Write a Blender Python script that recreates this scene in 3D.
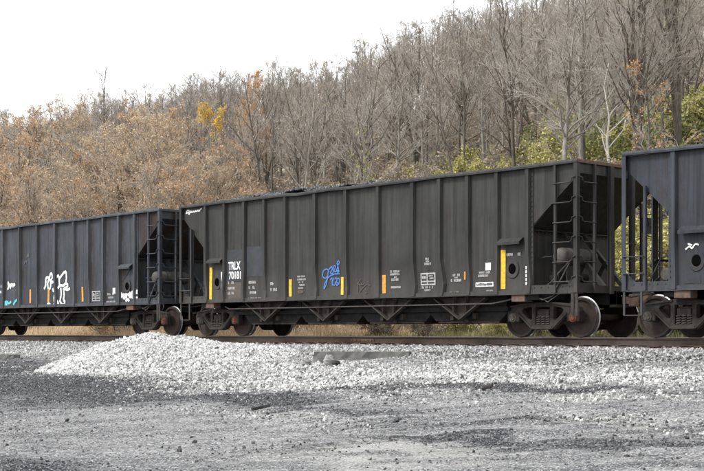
import bpy, math, random
import numpy as np
from mathutils import Vector

for _o in list(bpy.data.objects): bpy.data.objects.remove(_o)
SC = bpy.context.scene
COL = SC.collection
R = math.radians

# ------------------------------------------------------------------ camera, sky, sun, exposure
CAM = (26.214, -25.205, 0.1356)                       # railhead is z = 0, x runs along the track
ANG = R(47.676)
cd = bpy.data.cameras.new('camera'); cam = bpy.data.objects.new('camera', cd); COL.objects.link(cam)
cam.location = CAM; cam.rotation_euler = (R(90), 0, ANG)
cd.sensor_width = 36; cd.lens = 68.72; cd.shift_y = 0.1363; cd.clip_start = 0.1; cd.clip_end = 3000
SC.camera = cam
SUN_EL, SUN_AZ = R(48), R(205)                        # azimuth of the sun, clockwise from +y
w = bpy.data.worlds.new('World'); SC.world = w; w.use_nodes = True
nt = w.node_tree; nt.nodes.clear()
sky = nt.nodes.new('ShaderNodeTexSky'); sky.sky_type = 'NISHITA'; sky.sun_disc = False
sky.sun_elevation = SUN_EL; sky.sun_rotation = SUN_AZ; sky.dust_density = 6; sky.air_density = 1.0; sky.ozone_density = 1
hs = nt.nodes.new('ShaderNodeHueSaturation'); hs.inputs['Saturation'].default_value = 0.07
mixw = nt.nodes.new('ShaderNodeMixRGB'); mixw.inputs['Fac'].default_value = 0.75; mixw.inputs['Color2'].default_value = (9.6, 9.75, 10.0, 1)   # the cloud layer
bg = nt.nodes.new('ShaderNodeBackground'); bg.inputs['Strength'].default_value = 0.1
wo = nt.nodes.new('ShaderNodeOutputWorld')
L = nt.links.new
L(sky.outputs[0], hs.inputs['Color']); L(hs.outputs[0], mixw.inputs['Color1']); L(mixw.outputs[0], bg.inputs['Color']); L(bg.outputs[0], wo.inputs[0])
sd = bpy.data.lights.new('sun', 'SUN'); sun = bpy.data.objects.new('sun', sd); COL.objects.link(sun)
sd.energy = 1.4; sd.angle = R(14); sd.color = (1, 0.975, 0.94)
_d = Vector((math.sin(SUN_AZ)*math.cos(SUN_EL), math.cos(SUN_AZ)*math.cos(SUN_EL), math.sin(SUN_EL)))
sun.rotation_euler = (-_d).to_track_quat('-Z', 'Y').to_euler(); sun.location = (0, -40, 60)
SC.view_settings.view_transform = 'Standard'; SC.view_settings.look = 'None'
SC.view_settings.gamma = 1; SC.view_settings.use_curve_mapping = False
SC.view_settings.exposure = 1.35
SC.cycles.use_denoising = True
SC.cycles.max_bounces = 6; SC.cycles.diffuse_bounces = 3; SC.cycles.transparent_max_bounces = 4

# ------------------------------------------------------------------ helpers
rng = np.random.default_rng(7)
random.seed(7)

def vnoise(x, y, seed=0):
    r = np.random.default_rng(seed).random((64, 64))
    xi = np.floor(x).astype(int); yi = np.floor(y).astype(int)
    fx = x-xi; fy = y-yi; fx = fx*fx*(3-2*fx); fy = fy*fy*(3-2*fy)
    g = lambda a, b: r[a % 64, b % 64]
    return (g(xi, yi)*(1-fx)+g(xi+1, yi)*fx)*(1-fy)+(g(xi, yi+1)*(1-fx)+g(xi+1, yi+1)*fx)*fy

def mesh_np(name, v, faces, mat=None, smooth=False, parent=None):
    me = bpy.data.meshes.new(name); me.from_pydata(v.tolist() if hasattr(v, 'tolist') else v, [], faces.tolist() if hasattr(faces, 'tolist') else faces); me.update()
    if mat: me.materials.append(mat)
    if smooth: me.polygons.foreach_set('use_smooth', [True]*len(me.polygons))
    o = bpy.data.objects.new(name, me); COL.objects.link(o)
    if parent: o.parent = parent
    return o

def tag(o, label=None, cat=None, group=None, kind=None):
    if label: o['label'] = label
    if cat: o['category'] = cat
    if group: o['group'] = group
    if kind: o['kind'] = kind
    return o

def empty(name, loc=(0, 0, 0), rz=0):
    o = bpy.data.objects.new(name, None); COL.objects.link(o); o.location = loc; o.rotation_euler = (0, 0, rz)
    o.empty_display_size = 0.3
    return o

class MB:
    def __init__(s): s.v = []; s.f = []
    def add(s, v, f):
        n = len(s.v); s.v += [tuple(p) for p in v]; s.f += [tuple(i+n for i in q) for q in f]; return s
    def box(s, x0, x1, y0, y1, z0, z1):
        return s.add([(x, y, z) for z in (z0, z1) for y in (y0, y1) for x in (x0, x1)],
                     [(0, 2, 3, 1), (4, 5, 7, 6), (0, 1, 5, 4), (2, 6, 7, 3), (0, 4, 6, 2), (1, 3, 7, 5)])
    def prism(s, poly, a, b, axis='y'):               # poly in the plane normal to axis
        n = len(poly)
        m = {'y': lambda p, t: (p[0], t, p[1]), 'x': lambda p, t: (t, p[0], p[1]), 'z': lambda p, t: (p[0], p[1], t)}[axis]
        v = [m(p, a) for p in poly]+[m(p, b) for p in poly]
        return s.add(v, [tuple(range(n)), tuple(range(2*n-1, n-1, -1))]+[(i, i+n, (i+1) % n+n, (i+1) % n) for i in range(n)])
    def bar(s, p0, p1, wd, ht, up=(0, 0, 1)):
        p0 = Vector(p0); p1 = Vector(p1); d = (p1-p0).normalized(); u = Vector(up)
        if abs(d.dot(u)) > .95: u = Vector((1, 0, 0))
        a = d.cross(u).normalized()*wd/2; b = a.cross(d).normalized()*ht/2
        v = [p+q for p in (p0, p1) for q in (a+b, -a+b, -a-b, a-b)]
        return s.add(v, [(0, 1, 2, 3), (7, 6, 5, 4)]+[(i, i+4, (i+1) % 4+4, (i+1) % 4) for i in range(4)])
    def tube(s, pts, r, n=8):
        pts = [Vector(p) for p in pts]; k = len(pts); v = []; rr = r if hasattr(r, '__len__') else [r]*k
        for i, p in enumerate(pts):
            d = (pts[min(i+1, k-1)]-pts[max(i-1, 0)]).normalized()
            u = Vector((0, 0, 1)) if abs(d.z) < .9 else Vector((1, 0, 0))
            a = d.cross(u).normalized(); b = a.cross(d)
            v += [p+(a*math.cos(2*math.pi*j/n)+b*math.sin(2*math.pi*j/n))*rr[i] for j in range(n)]
        f = [(i*n+j, i*n+(j+1) % n, (i+1)*n+(j+1) % n, (i+1)*n+j) for i in range(k-1) for j in range(n)]
        return s.add(v, f+[tuple(range(n-1, -1, -1)), tuple(range((k-1)*n, k*n))])
    def lathe(s, prof, c, n=32):                      # profile (radius, y offset) round the y axis at c
        v = [(c[0]+r*math.cos(2*math.pi*j/n), c[1]+y, c[2]+r*math.sin(2*math.pi*j/n)) for r, y in prof for j in range(n)]
        k = len(prof)
        f = [(i*n+j, (i+1)*n+j, (i+1)*n+(j+1) % n, i*n+(j+1) % n) for i in range(k-1) for j in range(n)]
        return s.add(v, f+[tuple(range(n)), tuple(range(k*n-1, (k-1)*n-1, -1))])
    def build(s, name, mat, parent=None, bevel=0, smooth=False):
        o = mesh_np(name, s.v, s.f, mat, smooth, parent)
        if bevel:
            m = o.modifiers.new('bevel', 'BEVEL'); m.width = bevel; m.segments = 2; m.limit_method = 'ANGLE'; m.harden_normals = False
        return o

# ------------------------------------------------------------------ materials
MATS = {}
def nodes(name):
    m = bpy.data.materials.new(name); m.use_nodes = True; n = m.node_tree; b = n.nodes['Principled BSDF']; MATS[name] = m
    return m, n, b
def N(n, t, **kw):
    x = n.nodes.new(t)
    for k, v in kw.items():
        if k.startswith('i_'):
            x.inputs[int(k[2:]) if k[2:].isdigit() else k[2:].replace('_', ' ')].default_value = v
        else: setattr(x, k, v)
    return x
def ramp(n, src, stops):
    r = n.nodes.new('ShaderNodeValToRGB'); e = r.color_ramp.elements
    while len(e) < len(stops): e.new(.5)
    for q, (p, c) in zip(e, stops): q.position = p; q.color = c if len(c) == 4 else (*c, 1)
    n.links.new(src, r.inputs[0]); return r.outputs[0]
def G(v): return (v, v, v)
def mixc(n, fac, a, b):
    m = n.nodes.new('ShaderNodeMixRGB')
    for s, i in ((fac, 0), (a, 1), (b, 2)):
        if hasattr(s, 'links'): n.links.new(s, m.inputs[i])
        elif i == 0: m.inputs[0].default_value = s
        else: m.inputs[i].default_value = (*s, 1)
    return m.outputs[0]
def mathn(n, op, a, b=0.0, clamp=False):
    m = n.nodes.new('ShaderNodeMath'); m.operation = op; m.use_clamp = clamp
    for s, i in ((a, 0), (b, 1)):
        if hasattr(s, 'links'): n.links.new(s, m.inputs[i])
        else: m.inputs[i].default_value = s
    return m.outputs[0]
def coords(n, scale=(1, 1, 1), loc=(0, 0, 0), out='Object', rot=0):
    t = n.nodes.new('ShaderNodeTexCoord'); m = N(n, 'ShaderNodeMapping'); m.inputs['Scale'].default_value = scale; m.inputs['Location'].default_value = loc; m.inputs['Rotation'].default_value = (0, 0, rot)
    n.links.new(t.outputs[out], m.inputs[0]); return m.outputs[0]
def noise(n, vec, scale, detail=5, rough=.6):
    x = N(n, 'ShaderNodeTexNoise', i_Scale=scale, i_Detail=detail, i_Roughness=rough); n.links.new(vec, x.inputs['Vector']); return x.outputs['Fac']
def bump(n, b, h, strength=.3, dist=.02):
    x = N(n, 'ShaderNodeBump', i_Strength=strength, i_Distance=dist); n.links.new(h, x.inputs['Height']); n.links.new(x.outputs[0], b.inputs['Normal'])

def simple(name, col, rough=.7, var=.25, scale=6, metal=0, spec=.3, bmp=0):
    m, n, b = nodes(name)
    f = noise(n, coords(n), scale)
    c = tuple(col)
    n.links.new(ramp(n, f, [(.25, tuple(x*(1-var) for x in c)), (.75, tuple(min(1, x*(1+var)) for x in c))]), b.inputs['Base Color'])
    b.inputs['Roughness'].default_value = rough; b.inputs['Metallic'].default_value = metal; b.inputs['Specular IOR Level'].default_value = spec
    if bmp: bump(n, b, noise(n, coords(n), scale*6), bmp, .01)
    return m

def car_paint(name, base, rust_amt, seed, panel=False, dust=.25):
    m, n, b = nodes(name)
    v = coords(n, loc=(seed*3.1, 0, seed))
    big = noise(n, v, .8, 6, .62)
    col = ramp(n, big, [(.3, tuple(x*.66 for x in base)), (.68, tuple(x*1.4 for x in base))])
    st = noise(n, coords(n, (7, 7, .35), (seed, 0, 0)), 1.0, 5, .62)             # vertical run-off streaks
    col = mixc(n, ramp(n, st, [(.44, G(0)), (.66, G(.8))]), col, tuple(x*.4 for x in base))
    col = mixc(n, ramp(n, noise(n, coords(n, (11, 11, .5), (seed+4, 0, 0)), 1.0, 4, .6), [(.5, G(0)), (.75, G(.5))]), col, tuple(x*1.8+.008 for x in base))
    fine = noise(n, v, 34, 6, .7)
    col = mixc(n, ramp(n, fine, [(.58, G(0)), (.72, G(.3))]), col, (.06, .054, .045))
    rmask = ramp(n, noise(n, coords(n, (3, 3, 1.1), (seed*2, 1, 0)), 2.2, 7, .7), [(.68-rust_amt*.2, G(0)), (.78-rust_amt*.16, G(1))])
    if panel:                                           # rust eating in along the welded edge of each post
        uv = N(n, 'ShaderNodeUVMap'); sep = N(n, 'ShaderNodeSeparateXYZ'); n.links.new(uv.outputs[0], sep.inputs[0])
        e = ramp(n, mathn(n, 'ADD', sep.outputs[0], mathn(n, 'MULTIPLY', mathn(n, 'SUBTRACT', noise(n, coords(n, (4, 4, 1.4), (seed, 0, 0)), 2.5, 6, .7), .5), .55)), [(.12, G(1)), (.42, G(0))])
        patch = ramp(n, noise(n, coords(n, (1, 1, .8), (seed*5, 0, 2)), 1.7, 5, .65), [(.5-rust_amt*.12, G(0)), (.62-rust_amt*.1, G(1))])
        e = mathn(n, 'MULTIPLY', e, patch)
        rmask = mathn(n, 'MAXIMUM', mathn(n, 'MULTIPLY', rmask, .55), mathn(n, 'MULTIPLY', e, .9))
    rm = mathn(n, 'MULTIPLY', rmask, min(1, rust_amt*1.5))
    rcol = ramp(n, noise(n, v, 14, 5, .7), [(.3, (.009, .007, .006)), (.55, (.024, .015, .012)), (.8, (.06, .033, .022))])
    col = mixc(n, rm, col, rcol)
    sepz = N(n, 'ShaderNodeSeparateXYZ'); n.links.new(coords(n), sepz.inputs[0])   # road dust thrown up on the lower side
    dz = ramp(n, mathn(n, 'ADD', sepz.outputs[2], mathn(n, 'MULTIPLY', noise(n, coords(n, (1, 1, .4)), 2.2, 5, .6), .9)), [(.0, G(1)), (1, G(0))])
    zz = mathn(n, 'SUBTRACT', 1.0, mathn(n, 'DIVIDE', mathn(n, 'SUBTRACT', mathn(n, 'ADD', sepz.outputs[2], mathn(n, 'MULTIPLY', noise(n, coords(n, (1.5, 1, .5)), 2.2, 5, .6), .8)), 1.3), 1.0), True)
    col = mixc(n, mathn(n, 'MULTIPLY', zz, dust), col, (.085, .077, .066))
    n.links.new(col, b.inputs['Base Color'])
    n.links.new(ramp(n, fine, [(.3, G(.5)), (.7, G(.72))]), b.inputs['Roughness'])
    b.inputs['Specular IOR Level'].default_value = .25
    bump(n, b, mathn(n, 'ADD', noise(n, v, 3.0, 3, .5), mathn(n, 'MULTIPLY', fine, .12)), .25, .03)
    return m

car_paint('paint_dark', (.0235, .0233, .022), .2, 3, True, .3); car_paint('frame_dark', (.022, .0218, .021), .15, 3, False, .3)
car_paint('paint_blue', (.029, .033, .0405), .72, 1, True, .12); car_paint('frame_blue', (.036, .0395, .046), .3, 1, False, .15)
car_paint('paint_slate', (.021, .0245, .0315), .4, 8, True, .15); car_paint('frame_slate', (.025, .0285, .036), .4, 8, False, .2)
simple('underframe', (.015, .0147, .0142), .85, .5, 5, spec=.12); simple('truck_iron', (.036, .031, .027), .85, .6, 7, spec=.2, bmp=.3)
simple('wheel_face', (.038, .028, .023), .85, .55, 4, spec=.2); simple('wheel_tread', (.3, .295, .29), .45, .25, 5, 1)
simple('rust_red', (.13, .05, .035), .85, .5, 12); simple('rust_brown', (.085, .055, .042), .85, .5, 10)
simple('bearing_grey', (.07, .06, .053), .7, .4, 14); simple('tank_grey', (.062, .057, .051), .7, .55, 5)
simple('black_void', (.003, .003, .003), .95, .1, 3, spec=0)  # painted-in darkness of the inspection holes; also the black rubber of the hoses
simple('yellow_tape', (.55, .35, .03), .6, .35, 14); simple('orange_tape', (.46, .22, .04), .6, .35, 14)
simple('white_paint', (.58, .58, .575), .75, .4, 18); simple('blue_spray', (.06, .14, .34), .7, .25, 30); simple('teal_spray', (.09, .36, .4), .7, .4, 12)
simple('tan_spray', (.07, .06, .05), .8, .3, 20); simple('primer_blue', (.028, .0305, .035), .7, .3, 5); simple('primer_dark', (.025, .028, .035), .75, .3, 5)
simple('coal', (.022, .023, .027), .45, .5, 9, spec=.6)
simple('rail_side', (.05, .036, .029), .85, .35, 9, bmp=.3); simple('rail_top', (.5, .49, .48), .3, .15, 12, 1)
simple('tie_wood', (.07, .055, .045), .9, .4, 8); simple('concrete', (.12, .118, .112), .9, .35, 5, bmp=.4); simple('rock_grey', (.2, .195, .185), .9, .35, 9, bmp=.4)
simple('wood_dark', (.03, .027, .025), .9, .4, 9)

def bark(name, a, b_):
    m, n, b = nodes(name)
    n.links.new(ramp(n, noise(n, coords(n, (6, 6, 1.5)), 2, 5, .65), [(.3, a), (.7, b_)]), b.inputs['Base Color'])
    b.inputs['Roughness'].default_value = .9; b.inputs['Specular IOR Level'].default_value = .1
    return m
bark('bark_grey', (.11, .1, .084), (.3, .275, .24)); bark('bark_dark', (.045, .04, .032), (.14, .122, .1)); bark('bark_pale', (.42, .39, .34), (.66, .62, .56))
bark('twig_grey', (.225, .205, .178), (.4, .37, .33)); bark('twig_brown', (.185, .16, .135), (.33, .292, .25)); bark('twig_pale', (.26, .24, .21), (.44, .41, .37)); bark('twig_tan', (.33, .26, .2), (.5, .41, .32))
def leafmat(name, stops, transl=.25):
    m, n, b = nodes(name)
    g = N(n, 'ShaderNodeNewGeometry')
    c = ramp(n, g.outputs['Random Per Island'], stops)
    n.links.new(c, b.inputs['Base Color']); b.inputs['Roughness'].default_value = .75; b.inputs['Specular IOR Level'].default_value = .15
    t = N(n, 'ShaderNodeBsdfTranslucent'); n.links.new(c, t.inputs[0]); mx = N(n, 'ShaderNodeMixShader', i_0=transl)
    n.links.new(b.outputs[0], mx.inputs[1]); n.links.new(t.outputs[0], mx.inputs[2]); n.links.new(mx.outputs[0], n.nodes['Material Output'].inputs[0])
    return m
leafmat('leaf_tan', [(0, (.42, .25, .13)), (.5, (.52, .335, .185)), (1, (.6, .42, .25))])
leafmat('leaf_orange', [(0, (.36, .17, .06)), (.5, (.46, .26, .1)), (1, (.5, .34, .14))])
leafmat('leaf_yellow', [(0, (.5, .32, .05)), (.5, (.58, .42, .1)), (1, (.55, .31, .07))])
leafmat('leaf_olive', [(0, (.14, .16, .06)), (.5, (.22, .24, .09)), (1, (.34, .32, .14))])
leafmat('leaf_lime', [(0, (.24, .24, .09)), (.5, (.38, .36, .13)), (1, (.5, .44, .2))])
leafmat('leaf_brown', [(0, (.22, .175, .13)), (.5, (.32, .26, .2)), (1, (.4, .335, .265))])
leafmat('leaf_straw', [(0, (.36, .28, .17)), (.5, (.48, .38, .25)), (1, (.56, .46, .32))])
leafmat('straw', [(0, (.4, .29, .17)), (.5, (.58, .45, .29)), (1, (.7, .57, .4))])
leafmat('straw_green', [(0, (.17, .19, .07)), (.45, (.34, .33, .15)), (1, (.55, .47, .31))])

def instancer_stone(name, stops, rough=.85):
    m, n, b = nodes(name)
    a = N(n, 'ShaderNodeAttribute', attribute_type='INSTANCER', attribute_name='tone')
    c = ramp(n, a.outputs['Fac'], stops)
    c2 = mixc(n, ramp(n, noise(n, coords(n), 2.2, 5, .7), [(.45, G(0)), (.75, G(.5))]), c, (.25, .245, .235))
    n.links.new(c2, b.inputs['Base Color']); b.inputs['Roughness'].default_value = rough; b.inputs['Specular IOR Level'].default_value = .25
    return m
instancer_stone('stone_white', [(0, (.05, .05, .052)), (.2, (.14, .14, .139)), (.42, (.31, .308, .302)), (1, (.6, .596, .584))])
instancer_stone('stone_coal', [(0, (.008, .0085, .01)), (.6, (.024, .025, .029)), (1, (.12, .12, .122))], .6)

# ------------------------------------------------------------------ terrain
PY = [-400, -60, -25, -15.3, -12, -9, -5.4, -3.4, -2.3, 2.3, 3.6, 6, 8.5, 12, 20, 40, 60, 80, 100, 700]
PZ = [-1.6, -1.5, -1.42, -1.35, -1.15, -.9, -.6, -.42, -.25, -.25, -.6, -.5, 0, 1.7, 5, 11, 17, 22.5, 24.5, 22]
PILE = (-2.3, -6.2)
# patches of ground: (x, y, rx, ry, angle, amount); white = clean limestone, coal = spilled fines
WHITE = [(-3, -3.2, 26, 1.1, 0, .9), (-.5, -6.8, 3.6, 2.4, 0, .9), (5.4, -8.0, 3.2, 1.9, 5, 1.0), (7.2, -9.7, 2.4, .8, 20, .6), (3.2, -5.9, 3.4, 1.2, 0, .8), (8.3, -5.2, 1.7, 1.3, 0, 1.0), (8.8, -7.1, 3.2, 1.3, 8, .95), (12.6, -6.3, 2.6, 1.3, 10, .85), (-12, -4.2, 12, 1.3, 0, .6), (14, -8.4, 2.0, .5, 15, .55), (9.5, -9.5, 1.6, .5, 10, .5), (5, -10.4, 4, .35, 15, .5), (10, -12.4, 3.5, .6, 10, .4), (15.2, -10.6, 1.2, .5, 15, .5)]
COALP = [(.8, -10.9, 4.8, 1.9, 0, 1.0), (-5, -8.5, 3.4, 1.5, 0, 1.0), (5.7, -11.3, 2.6, .8, 10, .85), (8.0, -10.8, 1.6, .6, 0, .75), (5.3, -3.2, 2.2, .5, 8, .6), (10.5, -3.4, 3.6, .9, 6, .7), (11.5, -8.2, 2.6, .5, 12, .8), (9.5, -9.0, 2.5, .6, 14, .6), (12.4, -17.4, 1.4, .5, 10, .9), (15.4, -12.6, 2.8, .3, 35, .8), (14.5, -11.2, 2.4, .5, 20, .55), (-14, -7.5, 8, 2, 0, .5), (10.6, -11.4, 1.5, .5, 0, .5), (17.5, -12.2, 1.5, .5, 20, .6)]
DUSTP = [(14.6, -13.9, 2.6, .7, 25, 1.0), (15.2, -15.0, 2.0, .6, 15, .9), (15.3, -10.9, 1.5, .5, 20, .8), (12.3, -13.6, 2.5, .7, 20, .6), (9, -14, 3, 1, 10, .5)]
def blobs(x, y, lst):
    r = np.zeros_like(x)
    wx = x+(vnoise(x*.9+9, y*.9, 11)-.5)*2.2+(vnoise(x*3+9, y*3, 12)-.5)*.8; wy = y+(vnoise(x*.9, y*.9+5, 13)-.5)*1.5+(vnoise(x*3, y*3+5, 14)-.5)*.6
    for cx, cy, rx, ry, an, am in lst:
        c, s = math.cos(R(an)), math.sin(R(an)); dx = wx-cx; dy = wy-cy
        q = ((dx*c+dy*s)/rx)**2+((-dx*s+dy*c)/ry)**2
        r = np.maximum(r, am*np.exp(-q**.85*.75))
    return r
def hill_extra(x, y):
    k = np.clip((y-8)/12, 0, 1)
    return k*((vnoise(x*.05, y*.05, 3)-.5)*3+(vnoise(x*.3, y*.3, 4)-.5)*.7)
def gz(x, y):
    x = np.asarray(x, float); y = np.asarray(y, float)
    z = np.interp(y, PY, PZ)
    near = np.clip((-2.4-y)/1.5, 0, 1)
    z = z+near*((vnoise(x*.45, y*.6, 1)-.5)*.14+(vnoise(x*1.7, y*2.1, 2)-.5)*.05+(vnoise(x*5, y*6, 6)-.5)*.025)
    back = np.clip((y-3.2)/2, 0, 1)
    z = z+back*(vnoise(x*.8, y*.8, 5)-.5)*.2
    return z+hill_extra(x, y)
def axis(lo, hi, step, far_lo, far_hi, g=1.12):
    a = list(np.arange(lo, hi+1e-6, step)); s = step
    while a[-1] < far_hi: s *= g; a.append(a[-1]+s)
    s = step
    while a[0] > far_lo: s *= g; a.insert(0, a[0]-s)
    return np.array(a)
gx = axis(-26, 24, .2, -900, 700); gy = axis(-22, -1.6, .16, -400, 800, 1.07)
XX, YY = np.meshgrid(gx, gy); ZZ = gz(XX, YY)
nv = np.stack([XX.ravel(), YY.ravel(), ZZ.ravel()], 1); nx = len(gx)
ii = (np.arange(len(gy)-1)[:, None]*nx+np.arange(nx-1)[None]).ravel()
gf = np.stack([ii, ii+1, ii+1+nx, ii+nx], 1)
m, n, b = nodes('ground_mat')
aw = N(n, 'ShaderNodeAttribute', attribute_name='white').outputs['Fac']; ac = N(n, 'ShaderNodeAttribute', attribute_name='coalfines').outputs['Fac']
ad = N(n, 'ShaderNodeAttribute', attribute_name='dust').outputs['Fac']; ah = N(n, 'ShaderNodeAttribute', attribute_name='hillside').outputs['Fac']
v = coords(n)
grit = N(n, 'ShaderNodeTexVoronoi', i_Scale=26); n.links.new(v, grit.inputs['Vector'])
grit2 = N(n, 'ShaderNodeTexVoronoi', i_Scale=60); n.links.new(v, grit2.inputs['Vector'])
def bw(c): x = N(n, 'ShaderNodeRGBToBW'); n.links.new(c, x.inputs[0]); return x.outputs[0]
g1 = bw(grit.outputs['Color']); g2 = bw(grit2.outputs['Color'])
base = ramp(n, noise(n, v, 1.6, 6, .65), [(.3, (.05, .051, .054)), (.5, (.11, .11, .111)), (.7, (.16, .16, .158))])
base = mixc(n, ramp(n, noise(n, coords(n, (.5, 3.5, 1)), 2.4, 6, .7), [(.5, G(0)), (.68, G(.7))]), base, (.23, .229, .224))
mp = N(n, 'ShaderNodeMapping'); mp.vector_type = 'TEXTURE'; mp.inputs['Rotation'].default_value = (0, 0, ANG+.12); mp.inputs['Scale'].default_value = (3.2, .45, 1); n.links.new(N(n, 'ShaderNodeTexCoord').outputs['Object'], mp.inputs[0])
base = mixc(n, ramp(n, noise(n, mp.outputs[0], 1.0, 7, .68), [(.42, G(.75)), (.54, G(0))]), base, (.022, .023, .026))
sp = ramp(n, mathn(n, 'ADD', g2, mathn(n, 'MULTIPLY', aw, .22)), [(.6, G(0)), (.68, G(1))])
base = mixc(n, mathn(n, 'MULTIPLY', sp, .7), base, (.33, .329, .325))
base = mixc(n, ramp(n, g1, [(.22, G(.7)), (.32, G(0))]), base, (.055, .056, .06))
wcol = ramp(n, g1, [(.2, (.06, .06, .06)), (.5, (.17, .168, .163)), (.8, (.4, .395, .385))])
base = mixc(n, ramp(n, aw, [(.2, G(0)), (.75, G(1))]), base, wcol)
ccol = ramp(n, g2, [(.3, (.005, .0055, .007)), (.55, (.014, .015, .018)), (.7, (.04, .041, .046)), (.82, (.2, .2, .2))])
cm = ramp(n, mathn(n, 'ADD', ac, mathn(n, 'MULTIPLY', mathn(n, 'SUBTRACT', noise(n, mp.outputs[0], 1.6, 7, .72), .5), 1.5)), [(.2, G(0)), (.5, G(1))])
base = mixc(n, cm, base, ccol)
dm = ramp(n, mathn(n, 'ADD', ad, mathn(n, 'MULTIPLY', mathn(n, 'SUBTRACT', noise(n, coords(n, (.8, 6, 1), rot=-.5), 2.2, 6, .72), .5), 1.6)), [(.5, G(0)), (.95, G(.75))])
base = mixc(n, dm, base, ramp(n, g2, [(.3, (.17, .168, .158)), (.7, (.3, .296, .28))]))
lit = ramp(n, noise(n, v, 1.3, 7, .7), [(.3, (.17, .13, .09)), (.5, (.31, .25, .18)), (.72, (.45, .38, .28))])
lit = mixc(n, .35, lit, (.3, .27, .22))
lit = mixc(n, ramp(n, noise(n, v, .35, 4, .6), [(.5, G(0)), (.66, G(.6))]), lit, (.19, .19, .08))
base = mixc(n, ah, base, lit)
n.links.new(base, b.inputs['Base Color']); b.inputs['Roughness'].default_value = .92; b.inputs['Specular IOR Level'].default_value = .2
hgt = mathn(n, 'ADD', mathn(n, 'MULTIPLY', g1, .6), mathn(n, 'ADD', mathn(n, 'MULTIPLY', g2, .35), noise(n, v, 9, 6, .7)))
bump(n, b, hgt, .6, .03)
ground = mesh_np('ground', nv, gf, m, True); tag(ground, kind='structure')
fx, fy = nv[:, 0], nv[:, 1]
for nm, val in (('white', np.where(fy < 3.2, np.maximum(blobs(fx, fy, WHITE), np.exp(-((np.abs(fy)-1.8)/1.6)**2)*(np.abs(fy) < 3.6)), 0)), ('coalfines', np.where(fy < -2.4, blobs(fx, fy, COALP), 0)), ('dust', np.where(fy < -2.4, blobs(fx, fy, DUSTP), 0)), ('hillside', np.clip((fy-3.0)/1.0, 0, 1))):
    at = ground.data.attributes.new(nm, 'FLOAT', 'POINT'); at.data.foreach_set('value', val.astype(np.float32))

# ------------------------------------------------------------------ stones scattered on the ground
def stone_nodes(mat):
    g = bpy.data.node_groups.new('stones_'+mat.name, 'GeometryNodeTree')
    g.interface.new_socket('Geometry', in_out='INPUT', socket_type='NodeSocketGeometry'); g.interface.new_socket('Geometry', in_out='OUTPUT', socket_type='NodeSocketGeometry')
    gi = g.nodes.new('NodeGroupInput'); go = g.nodes.new('NodeGroupOutput'); jn = g.nodes.new('GeometryNodeJoinGeometry'); l = g.links.new
    for k in range(6):
        ico = g.nodes.new('GeometryNodeMeshIcoSphere'); ico.inputs['Radius'].default_value = .5; ico.inputs['Subdivisions'].default_value = 2
        sp_ = g.nodes.new('GeometryNodeSetPosition'); nz = g.nodes.new('ShaderNodeTexNoise'); nz.inputs['Scale'].default_value = 1.5; nz.inputs['Detail'].default_value = 1
        pos = g.nodes.new('GeometryNodeInputPosition'); ad_ = g.nodes.new('ShaderNodeVectorMath'); ad_.operation = 'ADD'; ad_.inputs[1].default_value = (k*7.3, k*3.1, k*1.7)
        sb = g.nodes.new('ShaderNodeVectorMath'); sb.operation = 'SUBTRACT'; sb.inputs[1].default_value = (.5, .5, .5)
        ml = g.nodes.new('ShaderNodeVectorMath'); ml.operation = 'MULTIPLY'; ml.inputs[1].default_value = (1.25, 1.1, 1.15)
        tf = g.nodes.new('GeometryNodeTransform'); tf.inputs['Scale'].default_value = (1.15, .85+.05*k, .62+.05*(k % 3))
        g2i = g.nodes.new('GeometryNodeGeometryToInstance'); sm = g.nodes.new('GeometryNodeSetMaterial'); sm.inputs['Material'].default_value = mat
        l(pos.outputs[0], ad_.inputs[0]); l(ad_.outputs[0], nz.inputs['Vector']); l(nz.outputs['Color'], sb.inputs[0]); l(sb.outputs[0], ml.inputs[0]); l(ml.outputs[0], sp_.inputs['Offset'])
        l(ico.outputs['Mesh'], sp_.inputs['Geometry']); l(sp_.outputs[0], tf.inputs[0]); l(tf.outputs[0], sm.inputs[0]); l(sm.outputs[0], g2i.inputs[0]); l(g2i.outputs[0], jn.inputs[0])
    ins = g.nodes.new('GeometryNodeInstanceOnPoints'); ins.inputs['Pick Instance'].default_value = True
    ra = g.nodes.new('GeometryNodeInputNamedAttribute'); ra.data_type = 'FLOAT_VECTOR'; ra.inputs[0].default_value = 'rot'
    sa = g.nodes.new('GeometryNodeInputNamedAttribute'); sa.data_type = 'FLOAT'; sa.inputs[0].default_value = 'sc'
    l(gi.outputs[0], ins.inputs['Points']); l(jn.outputs[0], ins.inputs['Instance']); l(ra.outputs[0], ins.inputs['Rotation']); l(sa.outputs[0], ins.inputs['Scale']); l(ins.outputs[0], go.inputs[0])
    return g
SG = {k: stone_nodes(MATS[k]) for k in ('stone_white', 'stone_coal', 'coal')}
def stones(name, pts, sc, tone, mat, parent=None):
    o = mesh_np(name, pts, [], MATS[mat], False, parent); me = o.data; q = len(pts)
    a = me.attributes.new('sc', 'FLOAT', 'POINT'); a.data.foreach_set('value', np.asarray(sc, np.float32))
    a = me.attributes.new('tone', 'FLOAT', 'POINT'); a.data.foreach_set('value', np.asarray(tone, np.float32))
    a = me.attributes.new('rot', 'FLOAT_VECTOR', 'POINT'); a.data.foreach_set('vector', (rng.random((q, 3))*6.283).astype(np.float32).ravel())
    md = o.modifiers.new('scatter', 'NODES'); md.node_group = SG[mat]
    return o
fwd = np.array([-math.sin(ANG), math.cos(ANG)]); rgt = np.array([math.cos(ANG), math.sin(ANG)])
def inview(x, y, mar=1.16):
    dx = x-CAM[0]; dy = y-CAM[1]; z = dx*fwd[0]+dy*fwd[1]; u = dx*rgt[0]+dy*rgt[1]
    return (z > 11) & (np.abs(u) < z*.262*mar+.3)
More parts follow.
